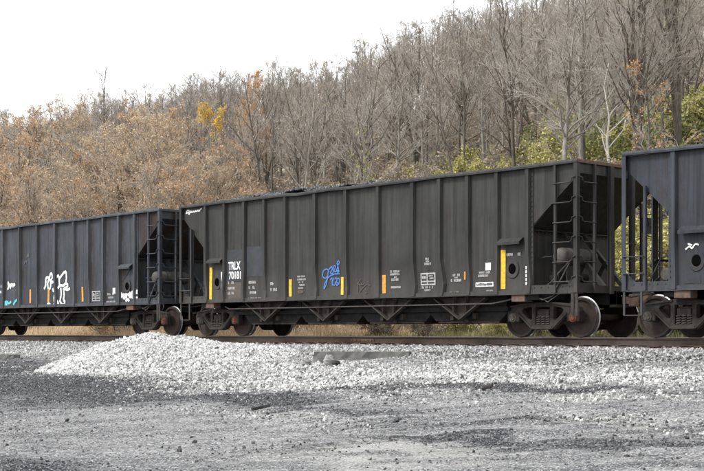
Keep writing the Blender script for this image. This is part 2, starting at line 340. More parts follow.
def pile_h(x, y):
    dx = x-PILE[0]; dy = y-PILE[1]
    a, s = math.cos(ANG), math.sin(ANG); u = dx*a+dy*s; t = -dx*s+dy*a        # u across the view, t away from it
    wv = (vnoise(x*1.1, y*1.1, 21)-.5)*.35
    ru = np.where(u > 0, 3.9, 2.75); rt = np.where(t > 0, 2.4, 2.9)
    q = np.sqrt((u/ru)**2+(t/rt)**2)+wv*.35
    h = .84*np.clip(1-q, 0, 1)**.92
    top = .84*.9
    return np.where(h > top*.8, top*.8+(h-top*.8)*.6, h)+np.where(q < 1, (vnoise(x*3, y*3, 22)-.5)*.05*np.clip((1-q)*4, 0, 1), 0)
def near_slab(x, y):
    c, s = math.cos(R(38)), math.sin(R(38)); dx = x-3.62; dy = y+4.3; u = dx*c+dy*s; t = -dx*s+dy*c
    return (np.abs(u) < 1.15) & (t > -.42) & (t < .28)
# ballast and spilled limestone
px = rng.uniform(-30, 24, 900000); py = rng.uniform(-20, -1.0, 900000)
k = inview(px, py); px, py = px[k], py[k]
dens = np.maximum(blobs(px, py, WHITE)*1.0, np.where(py > -3.3, .95, 0)); dens = np.clip(dens, .11, 1)*(1-.96*blobs(px, py, COALP))
dens = dens*(.45+.9*vnoise(px*2.2, py*2.2, 31))*(1-.7*blobs(px, py, DUSTP))
k = rng.random(len(px)) < dens*.85; px, py = px[k], py[k]
k = (pile_h(px, py) < .02) & ~near_slab(px, py) & ~((np.abs(np.abs(py)-.7525) < .09)); px, py = px[k], py[k]
big = np.clip(np.maximum(blobs(px, py, WHITE), (py > -3.4)*1.0)*1.5, 0, 1)
sc = np.clip((rng.gamma(2.6, .0088, len(px))+.009)*(.5+.5*big), .009, .095)
pz = gz(px, py)+sc*.12
stones('ballast_gravel', np.stack([px, py, pz], 1), sc, np.clip(rng.normal(.52, .28, len(px))*(.68+.32*big)*(.62+.38*np.clip(blobs(px, py, WHITE[1:])*1.3, 0, 1)), 0, 1), 'stone_white')
tag(bpy.data.objects['ballast_gravel'], 'white crushed limestone strewn along the track and lot', 'gravel', kind='stuff')
# coal crumbs
px = rng.uniform(-24, 24, 500000); py = rng.uniform(-20, -2.6, 500000)
k = inview(px, py); px, py = px[k], py[k]
k = rng.random(len(px)) < np.clip(blobs(px, py, COALP), .06, 1)*.28*(.3+1.2*vnoise(px*2, py*2, 33)); px, py = px[k], py[k]
k = pile_h(px, py) < .02; px, py = px[k], py[k]
sc = np.clip((rng.gamma(3, .009, len(px))+.008)*.62, .01, .09)
stones('coal_crumbs', np.stack([px, py, gz(px, py)+sc*.1], 1), sc, rng.random(len(px))**1.6, 'stone_coal')
tag(bpy.data.objects['coal_crumbs'], 'black coal crumbs scattered over the grey lot', 'coal', kind='stuff')
# the heap of clean stone in front of the track
hx = np.arange(-7.5, 3.5, .12); hy = np.arange(-11, -2.2, .12); HX, HY = np.meshgrid(hx, hy); HH = pile_h(HX, HY); HZ = gz(HX, HY)+HH-.04
ix = (np.arange(len(hy)-1)[:, None]*len(hx)+np.arange(len(hx)-1)[None]); keep = (HH[:-1, :-1] > .005) | (HH[1:, 1:] > .005)
ix = ix[keep]; hn = len(hx)
m, n, b = nodes('pile_base'); v = coords(n)
vo = N(n, 'ShaderNodeTexVoronoi', i_Scale=18); n.links.new(v, vo.inputs['Vector'])
n.links.new(ramp(n, vo.outputs['Distance'], [(.1, (.4, .395, .38)), (.6, (.1, .1, .097))]), b.inputs['Base Color']); b.inputs['Roughness'].default_value = .95
pile = mesh_np('gravel_pile', np.stack([HX.ravel(), HY.ravel(), HZ.ravel()], 1), np.stack([ix, ix+1, ix+1+hn, ix+hn], 1), m, True)
tag(pile, 'low heap of clean white crushed stone dumped in front of the track', 'gravel pile')
px = rng.uniform(-7.4, 3.4, 150000); py = rng.uniform(-10.9, -2.3, 150000); hh = pile_h(px, py)
k = hh > .008; px, py, hh = px[k], py[k], hh[k]
sc = np.clip(rng.gamma(2.8, .0085, len(px))+.013, .015, .11)
so = stones('stones', np.stack([px, py, gz(px, py)+hh-.04+sc*.2], 1), sc, np.clip(rng.normal(.62, .25, len(px)), 0, 1), 'stone_white', pile); so['kind'] = 'stuff'

# ------------------------------------------------------------------ railway track
tr = empty('railroad_track', (0, 0, -.25)); tag(tr, 'railroad track with rusty steel rails carrying the coal train', 'track')
prof = [(-.036, 0), (.036, 0), (.036, -.035), (.009, -.05), (.009, -.14), (.07, -.158), (.07, -.172), (-.07, -.172), (-.07, -.158), (-.009, -.14), (-.009, -.05), (-.036, -.035)]
for yy in (-.7525, .7525):
    mb = MB(); mb.prism([(yy+p[0], p[1]+.25) for p in prof], -120, 60, 'x'); o = mb.build('rail', MATS['rail_side'], tr)
    t2 = MB().box(-120, 60, yy-.031, yy+.031, .248, .2525).build('rail_head', MATS['rail_top'], o)
    for jx in (11.6, -.2):
        j = MB()
        for s in (-1, 1): j.box(jx-.46, jx+.46, yy+s*.022-.014, yy+s*.022+.014, .118, .19)
        for q in range(6): j.tube([(jx-.38+q*.152, yy-.06, .155), (jx-.38+q*.152, yy-.03, .155)], .018, 6)
        j.build('joint_bar', MATS['rust_brown'], o)
tie_me = MB().box(-.11, .11, -1.3, 1.3, -.13, .062)
tie0 = None
for q in range(95):
    if tie0 is None:
        tie0 = tie_me.build('tie', MATS['tie_wood'], tr, .01); o = tie0
    else:
        o = tie0.copy(); COL.objects.link(o)
    o.location = (-30+q*.53, 0, 0)
sp0 = None
for q in range(60):
    for yy in (-.7525, .7525):
        if sp0 is None: sp0 = MB().box(-.09, .09, -.17, .17, .062, .0775).build('tie_plate', MATS['rust_brown'], tr); o = sp0
        else: o = sp0.copy(); COL.objects.link(o)
        o.location = (-30+(q+24)*.53, yy, 0)

# ------------------------------------------------------------------ lettering, stencils and graffiti
def text_mesh(txt, x0, x1, z0, z1, shear=0):          # flat lettering fitted to a box, lying in the x-z plane
    cu = bpy.data.curves.new('t', 'FONT'); cu.body = txt; cu.size = 1; cu.shear = shear; cu.offset = .03
    o = bpy.data.objects.new('t', cu); COL.objects.link(o); dg = bpy.context.evaluated_depsgraph_get(); me = bpy.data.meshes.new_from_object(o.evaluated_get(dg))
    vs = np.array([p.co[:2] for p in me.vertices]); fs = [tuple(p.vertices) for p in me.polygons]
    bpy.data.objects.remove(o); bpy.data.curves.remove(cu); bpy.data.meshes.remove(me)
    lo = vs.min(0); hi = vs.max(0); q = (vs-lo)/(hi-lo)
    return [(x0+a*(x1-x0), 0, z0+c*(z1-z0)) for a, c in q], fs
def dashes(mb, x0, x1, z0, z1, rs):                     # a line of stencil lettering too small to read: worn strokes
    nch = max(2, int((x1-x0)/((z1-z0)*.72))); wch = (x1-x0)/nch; hgt = z1-z0
    for k in range(nch):
        if rs.random() < .1: continue
        a = x0+k*wch; bq = a+wch*.8; t = wch*.34
        kind = rs.integers(0, 4); z0_ = z0+hgt*rs.uniform(0, .08)
        mb.box(a, a+t, 0, .001, z0_, z1)
        if kind in (0, 1): mb.box(bq-t, bq, 0, .001, z0_, z1)
        if kind in (0, 2): mb.box(a+t, bq-t*(kind == 0), 0, .001, z1-hgt*.22, z1)
        if kind in (1, 2, 3): mb.box(a+t, bq-t*(kind == 1), 0, .001, (z0_+z1)/2-hgt*.1, (z0_+z1)/2+hgt*.1)
        if kind in (2, 3): mb.box(a+t, bq, 0, .001, z0_, z0_+hgt*.2)
def stroke(mb, pts, wd):                                 # a sprayed line: smooth ribbon through points
    P = [np.array(p, float) for p in pts]; out = []
    for i in range(len(P)-1):
        p0 = P[max(i-1, 0)]; p1 = P[i]; p2 = P[i+1]; p3 = P[min(i+2, len(P)-1)]
        for t in np.linspace(0, 1, 5)[:-1]:
            out.append(.5*((2*p1)+(-p0+p2)*t+(2*p0-5*p1+4*p2-p3)*t*t+(-p0+3*p1-3*p2+p3)*t**3))
    out.append(P[-1]); q = len(out); v = []
    for i, p in enumerate(out):
        d = out[min(i+1, q-1)]-out[max(i-1, 0)]; d = d/(np.linalg.norm(d)+1e-9); nn = np.array([-d[1], d[0]])*wd/2*(.8+.4*abs(math.sin(i*1.3)))
        v += [(*(p+nn),), (*(p-nn),)]
    mb.add([(a, 0, c) for a, c in v], [(2*i, 2*i+1, 2*i+3, 2*i+2) for i in range(q-1)])

# ------------------------------------------------------------------ the trucks under the cars
def curve_plate(name, splines, depth, bev, mat, y, parent):
    cu = bpy.data.curves.new('c', 'CURVE'); cu.dimensions = '2D'; cu.fill_mode = 'BOTH'; cu.extrude = depth/2-bev; cu.bevel_depth = bev; cu.bevel_resolution = 1
    for s in splines:
        sp = cu.splines.new('POLY'); sp.points.add(len(s)-1); sp.use_cyclic_u = True
        for p, q in zip(sp.points, s): p.co = (q[0], q[1], 0, 1)
    o = bpy.data.objects.new('c', cu); COL.objects.link(o); dg = bpy.context.evaluated_depsgraph_get(); me = bpy.data.meshes.new_from_object(o.evaluated_get(dg))
    v = [(p.co.x, y-p.co.z, p.co.y) for p in me.vertices]; fs = [tuple(p.vertices) for p in me.polygons]
    bpy.data.objects.remove(o); bpy.data.curves.remove(cu); bpy.data.meshes.remove(me)
    return mesh_np(name, v, fs, mat, False, parent)
half = [(.28, .195), (.36, .225), (.71, .53), (.73, .38), (.775, .38), (.785, .585), (.985, .585), (.99, .38), (1.04, .38), (1.06, .60), (1.02, .68), (.93, .725), (.5, .775), (.25, .8)]
outer = half+[(-x, z) for x, z in half[::-1]]
tri = [(.30, .70), (.36, .725), (.56, .69), (.63, .63), (.60, .56), (.43, .415), (.34, .385), (.30, .43)]
win = [(-.23, .27), (.23, .27), (.23, .71), (-.23, .71)]
def make_truck():
    t = MB().box(-.2, .2, -.98, .98, .5, .66).box(-.16, .16, -.4, .4, .64, .74).box(-.17, .17, -1.06, -.9, .47, .62).box(-.17, .17, .9, 1.06, .47, .62).build('truck', MATS['truck_iron'], None, .012)
    for s in (-1, 1):
        sf = curve_plate('side_frame', [outer, tri, [(-x, z) for x, z in tri[::-1]], win], .16, .018, MATS['truck_iron'], s*1.0, t)
        lip = MB().box(-.3, .3, s*1.0-.12, s*1.0+.12, .195, .25)
        for e in (-1, 1): lip.bar((e*.3, s*1.0, .21), (e*.72, s*1.0, .555), .22, .035, (0, 0, 1)); lip.bar((e*.26, s*1.0, .792), (e*.95, s*1.0, .715), .22, .035)
        lip.build('flange_rib', MATS['truck_iron'], t)
        for k in (-1, 0, 1):
            hel = [(k*.135+.05*math.cos(a), s*1.03+.05*math.sin(a), .27+a*.0083) for a in np.linspace(0, 8*math.pi, 52)]
            MB().tube(hel, .017, 6).build('coil_spring', MATS['bearing_grey'], t, 0, True)
        for e in (-1, 1):
            c = (e*.889, 0, .457)
            wh = MB().lathe([(.08, -.1), (.11, -.09), (.13, -.035), (.37, -.02), (.395, -.066), (.445, -.066), (.456, -.055), (.459, .035), (.483, .047), (.483, .062), (.46, .07), (.4, .07), (.38, .03), (.13, .03), (.08, .05)] if s < 0 else
                            [(.08, -.05), (.13, -.03), (.38, -.03), (.4, -.07), (.46, -.07), (.483, -.062), (.483, -.047), (.459, -.035), (.456, .055), (.445, .066), (.395, .066), (.37, .02), (.13, .035), (.11, .09), (.08, .1)], (c[0], s*.7525, c[2]), 40)
            w_ = wh.build('wheel', MATS['wheel_face'], t, 0, False); w_.data.materials.append(MATS['wheel_tread'])
            shiny = {6, 7, 8} if s < 0 else {5, 6, 7}
            for i, p in enumerate(w_.data.polygons):
                if i//40 in shiny and i < 14*40: p.material_index = 1
                p.use_smooth = i < 14*40
            w_.data.set_sharp_from_angle(angle=R(25))
            br = MB().lathe([(.05, 0), (.075, .005), (.08, .03), (.105, .035), (.115, .06), (.115, .2), (.09, .21)] if s < 0 else [(.09, -.21), (.115, -.2), (.115, -.06), (.105, -.035), (.08, -.03), (.075, -.005), (.05, 0)], (c[0], s*1.14, c[2]), 20)
            for q in range(3): a = q*2.094+.5; br.tube([(c[0]+.05*math.cos(a), s*1.155, c[2]+.05*math.sin(a)), (c[0]+.05*math.cos(a), s*1.13, c[2]+.05*math.sin(a))], .014, 6)
            br.box(c[0]-.1, c[0]+.1, s*1.0-.07, s*1.0+.07, .55, .6).build('bearing', MATS['bearing_grey'] if e*s > 0 else MATS['rust_red'], t)
    for e in (-1, 1):
        MB().tube([(e*.889, -.95, .457), (e*.889, .95, .457)], .075, 14).build('axle', MATS['wheel_face'], t, 0, True)
        MB().box(e*.37-.04, e*.37+.04, -.85, .85, .36, .44).box(e*.4-.03, e*.44+.03, -.83, -.68, .3, .56).box(e*.4-.03, e*.44+.03, .68, .83, .3, .56).build('brake_beam', MATS['rust_brown'], t)
    return t
TRUCK0 = make_truck(); TRUCK_USED = []
def place_truck(parent, x):
    if not TRUCK_USED: t = TRUCK0; TRUCK_USED.append(1)
    else:
        t = TRUCK0.copy(); COL.objects.link(t)
        for ch in TRUCK0.children:
            if ch.parent is TRUCK0:
                c = ch.copy(); COL.objects.link(c); c.parent = t
    t.parent = parent; t.location = (x, 0, 0)

# ------------------------------------------------------------------ open hopper cars
POSTS = [-7.462, -6.207, -5.278, -4.348, -3.419, -2.489, -1.2445, 0, 1.2445, 2.489, 3.419, 4.348, 5.278, 6.207, 7.658]
ZT, ZB, YP = 3.949, .995, 1.515
POCK = [-3.58, -1.06, 1.45, 3.94]
class Car:
    def __init__(s, x0, P, F, seed, label, damage):
        s.P = MATS[P]; s.F = MATS[F]; s.rs = np.random.default_rng(seed); s.damage = damage
        s.root = empty('hopper_car', (x0, 0, 0)); tag(s.root, label, 'hopper car', 'coal hopper cars coupled in a train')
        s.amp = s.rs.normal(.0, .02, 20)+.004; s.amp2 = s.rs.normal(0, .012, 20)*damage
        s.sides(); s.ends(); s.under()
        for x in (-6.294, 6.246): place_truck(s.root, x)
    def py(s, x, z):                                     # how far the plate bulges out at x, z
        i = max(0, min(13, int(np.searchsorted(POSTS, x))-1)); a, b_ = POSTS[i], POSTS[i+1]
        u = min(1, max(0, (x-a)/(b_-a))); vv = min(1, max(0, (z-ZB)/(ZT-ZB)))
        return YP+s.amp[i]*math.sin(math.pi*u)*math.sin(math.pi*vv)+s.amp2[i]*math.sin(math.pi*u)*math.exp(-((vv-.12)/.12)**2)*1.5+s.amp2[(i*3+1) % 14]*.4*math.sin(2*math.pi*u)*math.sin(3*math.pi*vv)
    def side(s, sgn):
        rt = s.root; f = -1 if sgn < 0 else 1
        for i in range(14):
            a, b_ = POSTS[i], POSTS[i+1]
            if i in (0, 13):
                if i == 0: poly = [(a, ZT-.08), (b_, ZT-.08), (b_, 2.58), (-6.24-.08, 2.58), (a+.04, 3.58)]
                else: poly = [(b_, ZT-.08), (b_-.04, 3.6), (6.39, 2.61), (a, 2.61), (a, ZT-.08)]
                MB().prism(poly, sgn*(YP-.012), sgn*YP).build('side_panel', s.P, rt); continue
            nxs, nzs = 10, 22; v = []; uv = []
            for yy in (0, 1):
                for kz in range(nzs+1):
                    for kx in range(nxs+1):
                        x = a+(b_-a)*kx/nxs; z = ZB+.05+(ZT-.08-ZB-.05)*kz/nzs
                        v.append((x, sgn*(s.py(x, z)-.015*yy), z)); uv.append((x-a, z))
            st = nxs+1; fs = [(kz*st+kx, kz*st+kx+1, (kz+1)*st+kx+1, (kz+1)*st+kx) for kz in range(nzs) for kx in range(nxs)]
            ob = st*(nzs+1); fs += [tuple(q+ob for q in r[::-1]) for r in fs]
            o = mesh_np('side_panel', v, fs, s.P, True, rt); ul = o.data.uv_layers.new(name='UVMap')
            for lp in o.data.loops: ul.data[lp.index].uv = uv[lp.vertex_index]
        for i, x in enumerate(POSTS[1:-1]):
            mb = MB(); zs = [ZB+.01, ZB+.12, ZB+.3, ZB+.55, ZB+.9, ZB+1.4, ZT-.075]
            bend = s.rs.normal(0, .045)*s.damage; bow = abs(s.rs.normal(0, .028))*s.damage
            ring = []
            for z in zs:
                k = math.exp(-((z-ZB-.3)/.35)**2); dx = bend*k; dd = .085-bow*k
                ring.append([(x+dx-.085, sgn*(YP-.005), z), (x+dx-.05, sgn*(YP+dd), z), (x+dx+.05, sgn*(YP+dd), z), (x+dx+.085, sgn*(YP-.005), z)])
            v = [p for r in ring for p in r]; fs = []
            for k in range(len(zs)-1):
                for j in range(3): q = (k*4+j, k*4+j+1, k*4+5+j, k*4+4+j); fs.append(q if sgn < 0 else q[::-1])
            fs += [(0, 3, 2, 1), tuple(len(v)-4+j for j in range(4))]
            mb.add(v, fs).build('side_post', s.F, rt)
        tc = MB(); xs = [POSTS[0]-.01, -6.2, -5.3, -4.3, -3.4, -2.5, -1.9, -1.25, -.6, 0, 1.2, 2.5, 3.4, 4.3, 5.3, 6.2, POSTS[-1]+.01]; dz = s.rs.normal(0, .008, len(xs)); dz[6] -= .03*s.damage
        for k in range(len(xs)-1):
            ends_ = []
            for q in (k, k+1): ends_ += [(xs[q], sgn*yy, zz+dz[q]) for yy, zz in ((1.5, ZT-.085), (1.625, ZT-.085), (1.625, ZT-.045), (1.61, ZT), (1.5, ZT))]
            tc.add(ends_, [tuple(range(5)), tuple(range(9, 4, -1))]+[(j, j+5, (j+1) % 5+5, (j+1) % 5) for j in range(5)])
        tc.build('top_chord', s.F, rt)
        sl = MB().box(POSTS[0]-.02, POSTS[-1]+.02, min(sgn*1.49, sgn*1.56), max(sgn*1.49, sgn*1.56), ZB, ZB+.09).box(POSTS[0]-.02, POSTS[-1]+.02, min(sgn*1.4, sgn*1.6), max(sgn*1.4, sgn*1.6), ZB-.015, ZB-.001)
        sl.build('side_sill', s.F, rt)
        # inner strap with rivets beside the outermost posts
        for x, d in ((6.207, 1), (-6.207, -1)):
            rv = MB().box(x+d*.1-.045, x+d*.1+.045, min(sgn*(YP+.002), sgn*(YP+.014)), max(sgn*(YP+.002), sgn*(YP+.014)), ZB+.09, ZT-.09)
            for k in range(24): z = ZB+.16+k*.115; rv.tube([(x+d*.1, sgn*(YP+.01), z), (x+d*.1, sgn*(YP+.03), z)], .016, 6)
            rv.build('rivet_strap', s.F, rt)
    def sides(s):
        s.side(-1); s.side(1)
        rt = s.root                                       # inspection hole panels in the bays over the trucks
        for cx, cz in ((5.72, 1.58), (-5.68, 1.58)):
            for sgn in (-1, 1):
                ring = []
                y = sgn*(YP+.014); seg = 24; mb = MB()
                for rx, yo in ((.112, 0), (.12, .006), (.19, .006), (.2, -.006)):
                    ring += [(cx+rx*math.cos(2*math.pi*j/seg), y+sgn*yo, cz+rx*1.1*math.sin(2*math.pi*j/seg)) for j in range(seg)]
                fs = [(i*seg+j, i*seg+(j+1) % seg, (i+1)*seg+(j+1) % seg, (i+1)*seg+j) for i in range(3) for j in range(seg)]
                mb.add(ring, fs).build('hole_ring', s.P, rt)
                MB().prism([(cx+.117*math.cos(2*math.pi*j/seg), cz+.128*math.sin(2*math.pi*j/seg)) for j in range(seg)], y, y-sgn*.004).build('hole', MATS['black_void'], rt)  # solid black disc, no opening: the shade inside is put into its colour
                MB().prism([(sgn*YP, cz+.72), (sgn*(YP+.015), cz+.72), (sgn*(YP+.16), cz+.62), (sgn*(YP+.16), cz+.56), (sgn*(YP+.145), cz+.56), (sgn*(YP+.145), cz+.61), (sgn*YP, cz+.7)], cx-.36, cx+.33, 'x').build('ledge', s.F, rt)
    def end(s, e):
        rt = s.root; xe = POSTS[-1] if e > 0 else POSTS[0]; xi = 6.207*e; F = s.F
        def bx(mb, a, b_, *r): return mb.box(min(a, b_), max(a, b_), *r)
        # slope sheet, its top band and the bulkhead under it
        sx0, sz0 = xe-e*.05, 3.66; sx1, sz1 = xi-e*.12, 2.45; sx2, sz2 = xi-e*1.5, 1.15
        ss = MB().add([(sx0, y, sz0) for y in (-1.5, 1.5)]+[(sx2, y, sz2) for y in (1.5, -1.5)]+[(sx0, y, sz0-.02) for y in (-1.5, 1.5)]+[(sx2, y, sz2-.02) for y in (1.5, -1.5)], [(0, 1, 2, 3), (7, 6, 5, 4), (0, 4, 5, 1), (1, 5, 6, 2), (2, 6, 7, 3), (3, 7, 4, 0)])
        ss.build('slope_sheet', s.P, rt)
        bx(MB(), xe-e*.06, xe-e*.02, -1.5, 1.5, 3.64, 3.95).build('end_sheet', s.P, rt)
        tc = bx(MB(), xe-e*.1, xe+e*.03, -1.6, 1.6, 3.865, 3.945)
        tc.build('end_chord', MATS['rust_brown'] if (s.damage > .8 and e > 0) else F, rt, .01)
        bx(MB(), xi+e*.03, xi+e*.05, -1.5, 1.5, 1.06, 2.62).build('bulkhead', F, rt)
        an = bx(bx(MB(), xi+e*.05, xi+e*.15, -1.5, 1.5, 2.44, 2.46), xi+e*.05, xi+e*.062, -1.5, 1.5, 2.36, 2.44)
        for k in range(22): y = -1.42+k*.135; an.tube([(xi+e*.06, y, 2.4), (xi+e*.078, y, 2.4)], .016, 6)
        an.build('bulkhead_angle', F, rt)
        for y in (-1, 1):                                  # corner posts: steel angles
            c = bx(MB(), xe-e*.09, xe+e*.012, *sorted((y*1.615, y*1.6)), 1.0, ZT-.08); bx(c, xe, xe+e*.012, *sorted((y*1.51, y*1.6)), 1.0, ZT-.08)
            c.build('corner_post', F, rt)
        for y in (-.4, .4):
            bx(bx(MB(), xe-.0, xe+e*.012, y-.1, y+.1, 1.0, 3.9), xe+e*.01, xe+e*.07, y-.055, y+.055, .98, 3.87).build('end_post', F, rt)
        bx(bx(MB(), xe-e*.14, xe+e*.015, -1.6, 1.6, 1.0, 1.015), xe-e*.012, xe+e*.002, -1.59, 1.59, 1.015, 1.17).build('end_sill', F, rt, .004)
        for y in (-1, 1):
            bk = bx(MB(), xi+e*.05, xe-e*.02, *sorted((y*1.555, y*1.54)), ZB+.09, ZB+.19)
            for k in range(6): bk.tube([(xi+e*(.2+k*.2), y*1.55, ZB+.14), (xi+e*(.2+k*.2), y*1.572, ZB+.14)], .016, 6)
            bk.prism([(xe-e*.02, ZB+.19), (xe-e*.3, ZB+.19), (xe-e*.02, ZB+.42)], y*1.548, y*1.536)
            bk.build('corner_gusset', F, rt)
            MB().bar((xi+e*.08, y*.38, 2.42), (xe-e*.1, y*.38, 1.05), .1, .1).bar((xi+e*.3, y*.38, 1.05), (xi+e*.75, y*.38, 1.78), .07, .07).build('diagonal_brace', F, rt)
        dk = bx(MB(), xi+e*.06, xe-e*.15, -.62, .62, 1.05, 1.07); dk.build('end_platform', MATS['underframe'], rt)
        # ladder corner: near side of the right end, far side of the left end; grab irons at the other corner
        ly = -e
        st = MB().bar((xe-e*.62, ly*1.585, 1.0), (xe-e*.62, ly*1.585, 3.87), .05, .06, (0, 1, 0)).bar((xe+e*.02, ly*1.0, 1.0), (xe+e*.02, ly*1.0, 3.87), .06, .05, (0, 1, 0))
        st = st.build('ladder', F, rt)
        for k in range(6):
            z = 1.24+k*.44
            MB().tube([(xe-e*.66, ly*1.63, z), (xe-e*.18, ly*1.63, z), (xe-e*.13, ly*1.63, z+.03), (xe-e*.11, ly*1.635, z+.1), (xe-e*.03, ly*1.635, z+.12)], .014, 6).build('rung', F, st)
            MB().tube([(xe+e*.055, ly*.97, z), (xe+e*.055, ly*1.42, z), (xe+e*.055, ly*1.47, z+.03), (xe+e*.055, ly*1.49, z+.1), (xe+e*.03, ly*1.57, z+.12)], .014, 6).build('rung', F, st)
        gy_ = -ly
        g = MB().bar((xe-e*.56, gy_*1.575, 1.0), (xe-e*.56, gy_*1.575, 3.2), .06, .07, (0, 1, 0)).build('grab_post', F, rt)
        for z in (1.36, 1.72): MB().tube([(xe-e*.02, gy_*1.635, z), (xe-e*.56, gy_*1.635, z)], .014, 6).build('grab_iron', F, g)
        for z in (1.3, 1.66, 2.02): MB().tube([(xe+e*.06, gy_*1.55, z), (xe+e*.06, gy_*1.05, z)], .014, 6).build('grab_iron', F, g)
        # step stirrups under both corners
        for y in (-1, 1):
            a = MB(); x1 = xe-e*.03; x2 = xe-e*(.47 if y == gy_ else .14)
            pw = .05 if y == gy_ else .08
            a.bar((x1, y*1.58, 1.0), (x1, y*1.58, .48), .02, pw, (1, 0, 0)).bar((x2, y*1.58, 1.0), (x2, y*1.58, .48), .02, pw, (1, 0, 0)).bar((x1, y*1.58, .48), (x2, y*1.58, .48), .04, .02)
            a.build('step_stirrup', F if y == gy_ else MATS['truck_iron'], rt)
        # coupler, draft gear, cut lever and hose
        cz = .84
        cp = bx(MB(), xe-e*.2, xe+e*.34, -.09, .09, cz-.08, cz+.08)
        kn = [(xe+e*.3, -.12), (xe+e*.36, -.17), (xe+e*.5, -.19), (xe+e*.6, -.13), (xe+e*.56, -.07), (xe+e*.45, -.04), (xe+e*.44, .05), (xe+e*.55, .1), (xe+e*.53, .17), (xe+e*.36, .16), (xe+e*.3, .12)]
        cp.prism(kn, cz-.14, cz+.14, 'z').build('coupler', MATS['rust_brown'], rt, .015)
        bx(MB(), xe-e*.1, xe+e*.1, -.3, .3, cz-.16, cz+.2).build('striker', MATS['truck_iron'], rt, .01)
        MB().tube([(xe+e*.1, gy_*1.5, .9), (xe+e*.12, gy_*1.1, .88), (xe+e*.12, gy_*.3, .98), (xe+e*.3, gy_*.05, 1.0)], .014, 6).build('cut_lever', F, rt)
        MB().tube([(xe-e*.1, .32, .78), (xe+e*.15, .3, .72), (xe+e*.35, .22, .42), (xe+e*.55, .12, .36)], .028, 8).build('air_hose', MATS['black_void'], rt, 0, True)
        if e > 0:                                           # brake gear over the right-hand truck
            tk = MB(); tk.lathe([(.02, 0), (.1, .005), (.16, .03), (.192, .09), (.2, .15), (.2, 1.15), (.192, 1.21), (.16, 1.27), (.1, 1.295), (.02, 1.3)], (6.86, -1.28, 1.84), 24)
            tk = tk.build('air_reservoir', MATS['tank_grey'], rt, 0, True)
            for y in (-.9, -.3): MB().lathe([(.203, 0), (.208, 0), (.208, .04), (.203, .04)], (6.86, y, 1.84), 24).build('tank_strap', F, tk)
            MB().tube([(6.3, -1.3, 1.8), (6.5, -1.32, 1.83), (6.66, -1.25, 1.84)], .014, 6).tube([(6.9, -1.0, 1.64), (6.9, -1.0, 1.3), (7.1, -1.1, 1.15), (7.3, -1.2, .9), (7.35, -1.3, .8)], .016, 6).build('air_pipe', F, rt)
            bv = MB().box(6.5, 6.75, -1.1, -.85, 1.25, 1.5).box(6.55, 6.7, -1.2, -1.1, 1.3, 1.42); bv.lathe([(.02, 0), (.1, 0), (.1, .3), (.02, .3)], (7.05, -.8, 1.35), 14); bv.build('brake_valve', MATS['underframe'], rt, .01)
            MB().tube([(6.5, -1.35, 1.12), (6.75, -1.38, 1.25), (6.95, -1.3, 1.5), (7.4, -1.45, 1.75)], .016, 6).tube([(6.35, -1.45, .93), (6.6, -1.5, .85), (6.9, -1.52, .93), (7.05, -1.53, 1.05)], .014, 6).tube([(6.5, -1.45, .9), (6.75, -1.5, .8), (7.1, -1.52, .98)], .012, 6).build('brake_line', MATS['tank_grey'], rt)
            MB().bar((7.0, -1.58, 1.02), (7.5, -1.6, 1.72), .03, .03).build('brake_rod', F, rt)
            wh = MB(); wh.tube([(xe+.12, .95+.26*math.cos(a), 2.6+.26*math.sin(a)) for a in np.linspace(0, 2*math.pi, 25)], .016, 6)
            for k in range(3): a = k*2.094; wh.tube([(xe+.1, .95, 2.6), (xe+.12, .95+.26*math.cos(a), 2.6+.26*math.sin(a))], .013, 6)
            wh.box(xe-.02, xe+.08, .8, 1.1, 2.42, 2.78).build('hand_brake', F, rt)
        else:
            MB().lathe([(.02, 0), (.11, 0), (.15, .04), (.15, .5), (.08, .52), (.03, .8)], (-6.62, -1.25, 1.33), 20).build('brake_cylinder', MATS['tank_grey'], rt, 0, False)
            MB().tube([(-7.1, -1.2, 1.06), (-6.9, -1.25, 1.4), (-6.75, -1.2, 1.7), (-6.4, -1.2, 1.75)], .016, 6).build('air_pipe', F, rt)
            MB().tube([(xe+.05, -.5, 1.7), (xe+.08, .5, 1.7)], .03, 6).tube([(xe+.1, -.9, 1.05), (xe+.3, -.6, 1.35), (xe+.15, -.3, 1.45)], .022, 6).build('hose_bracket', MATS['underframe'], rt)
    def ends(s):
        for e in (1, -1): s.end(e)
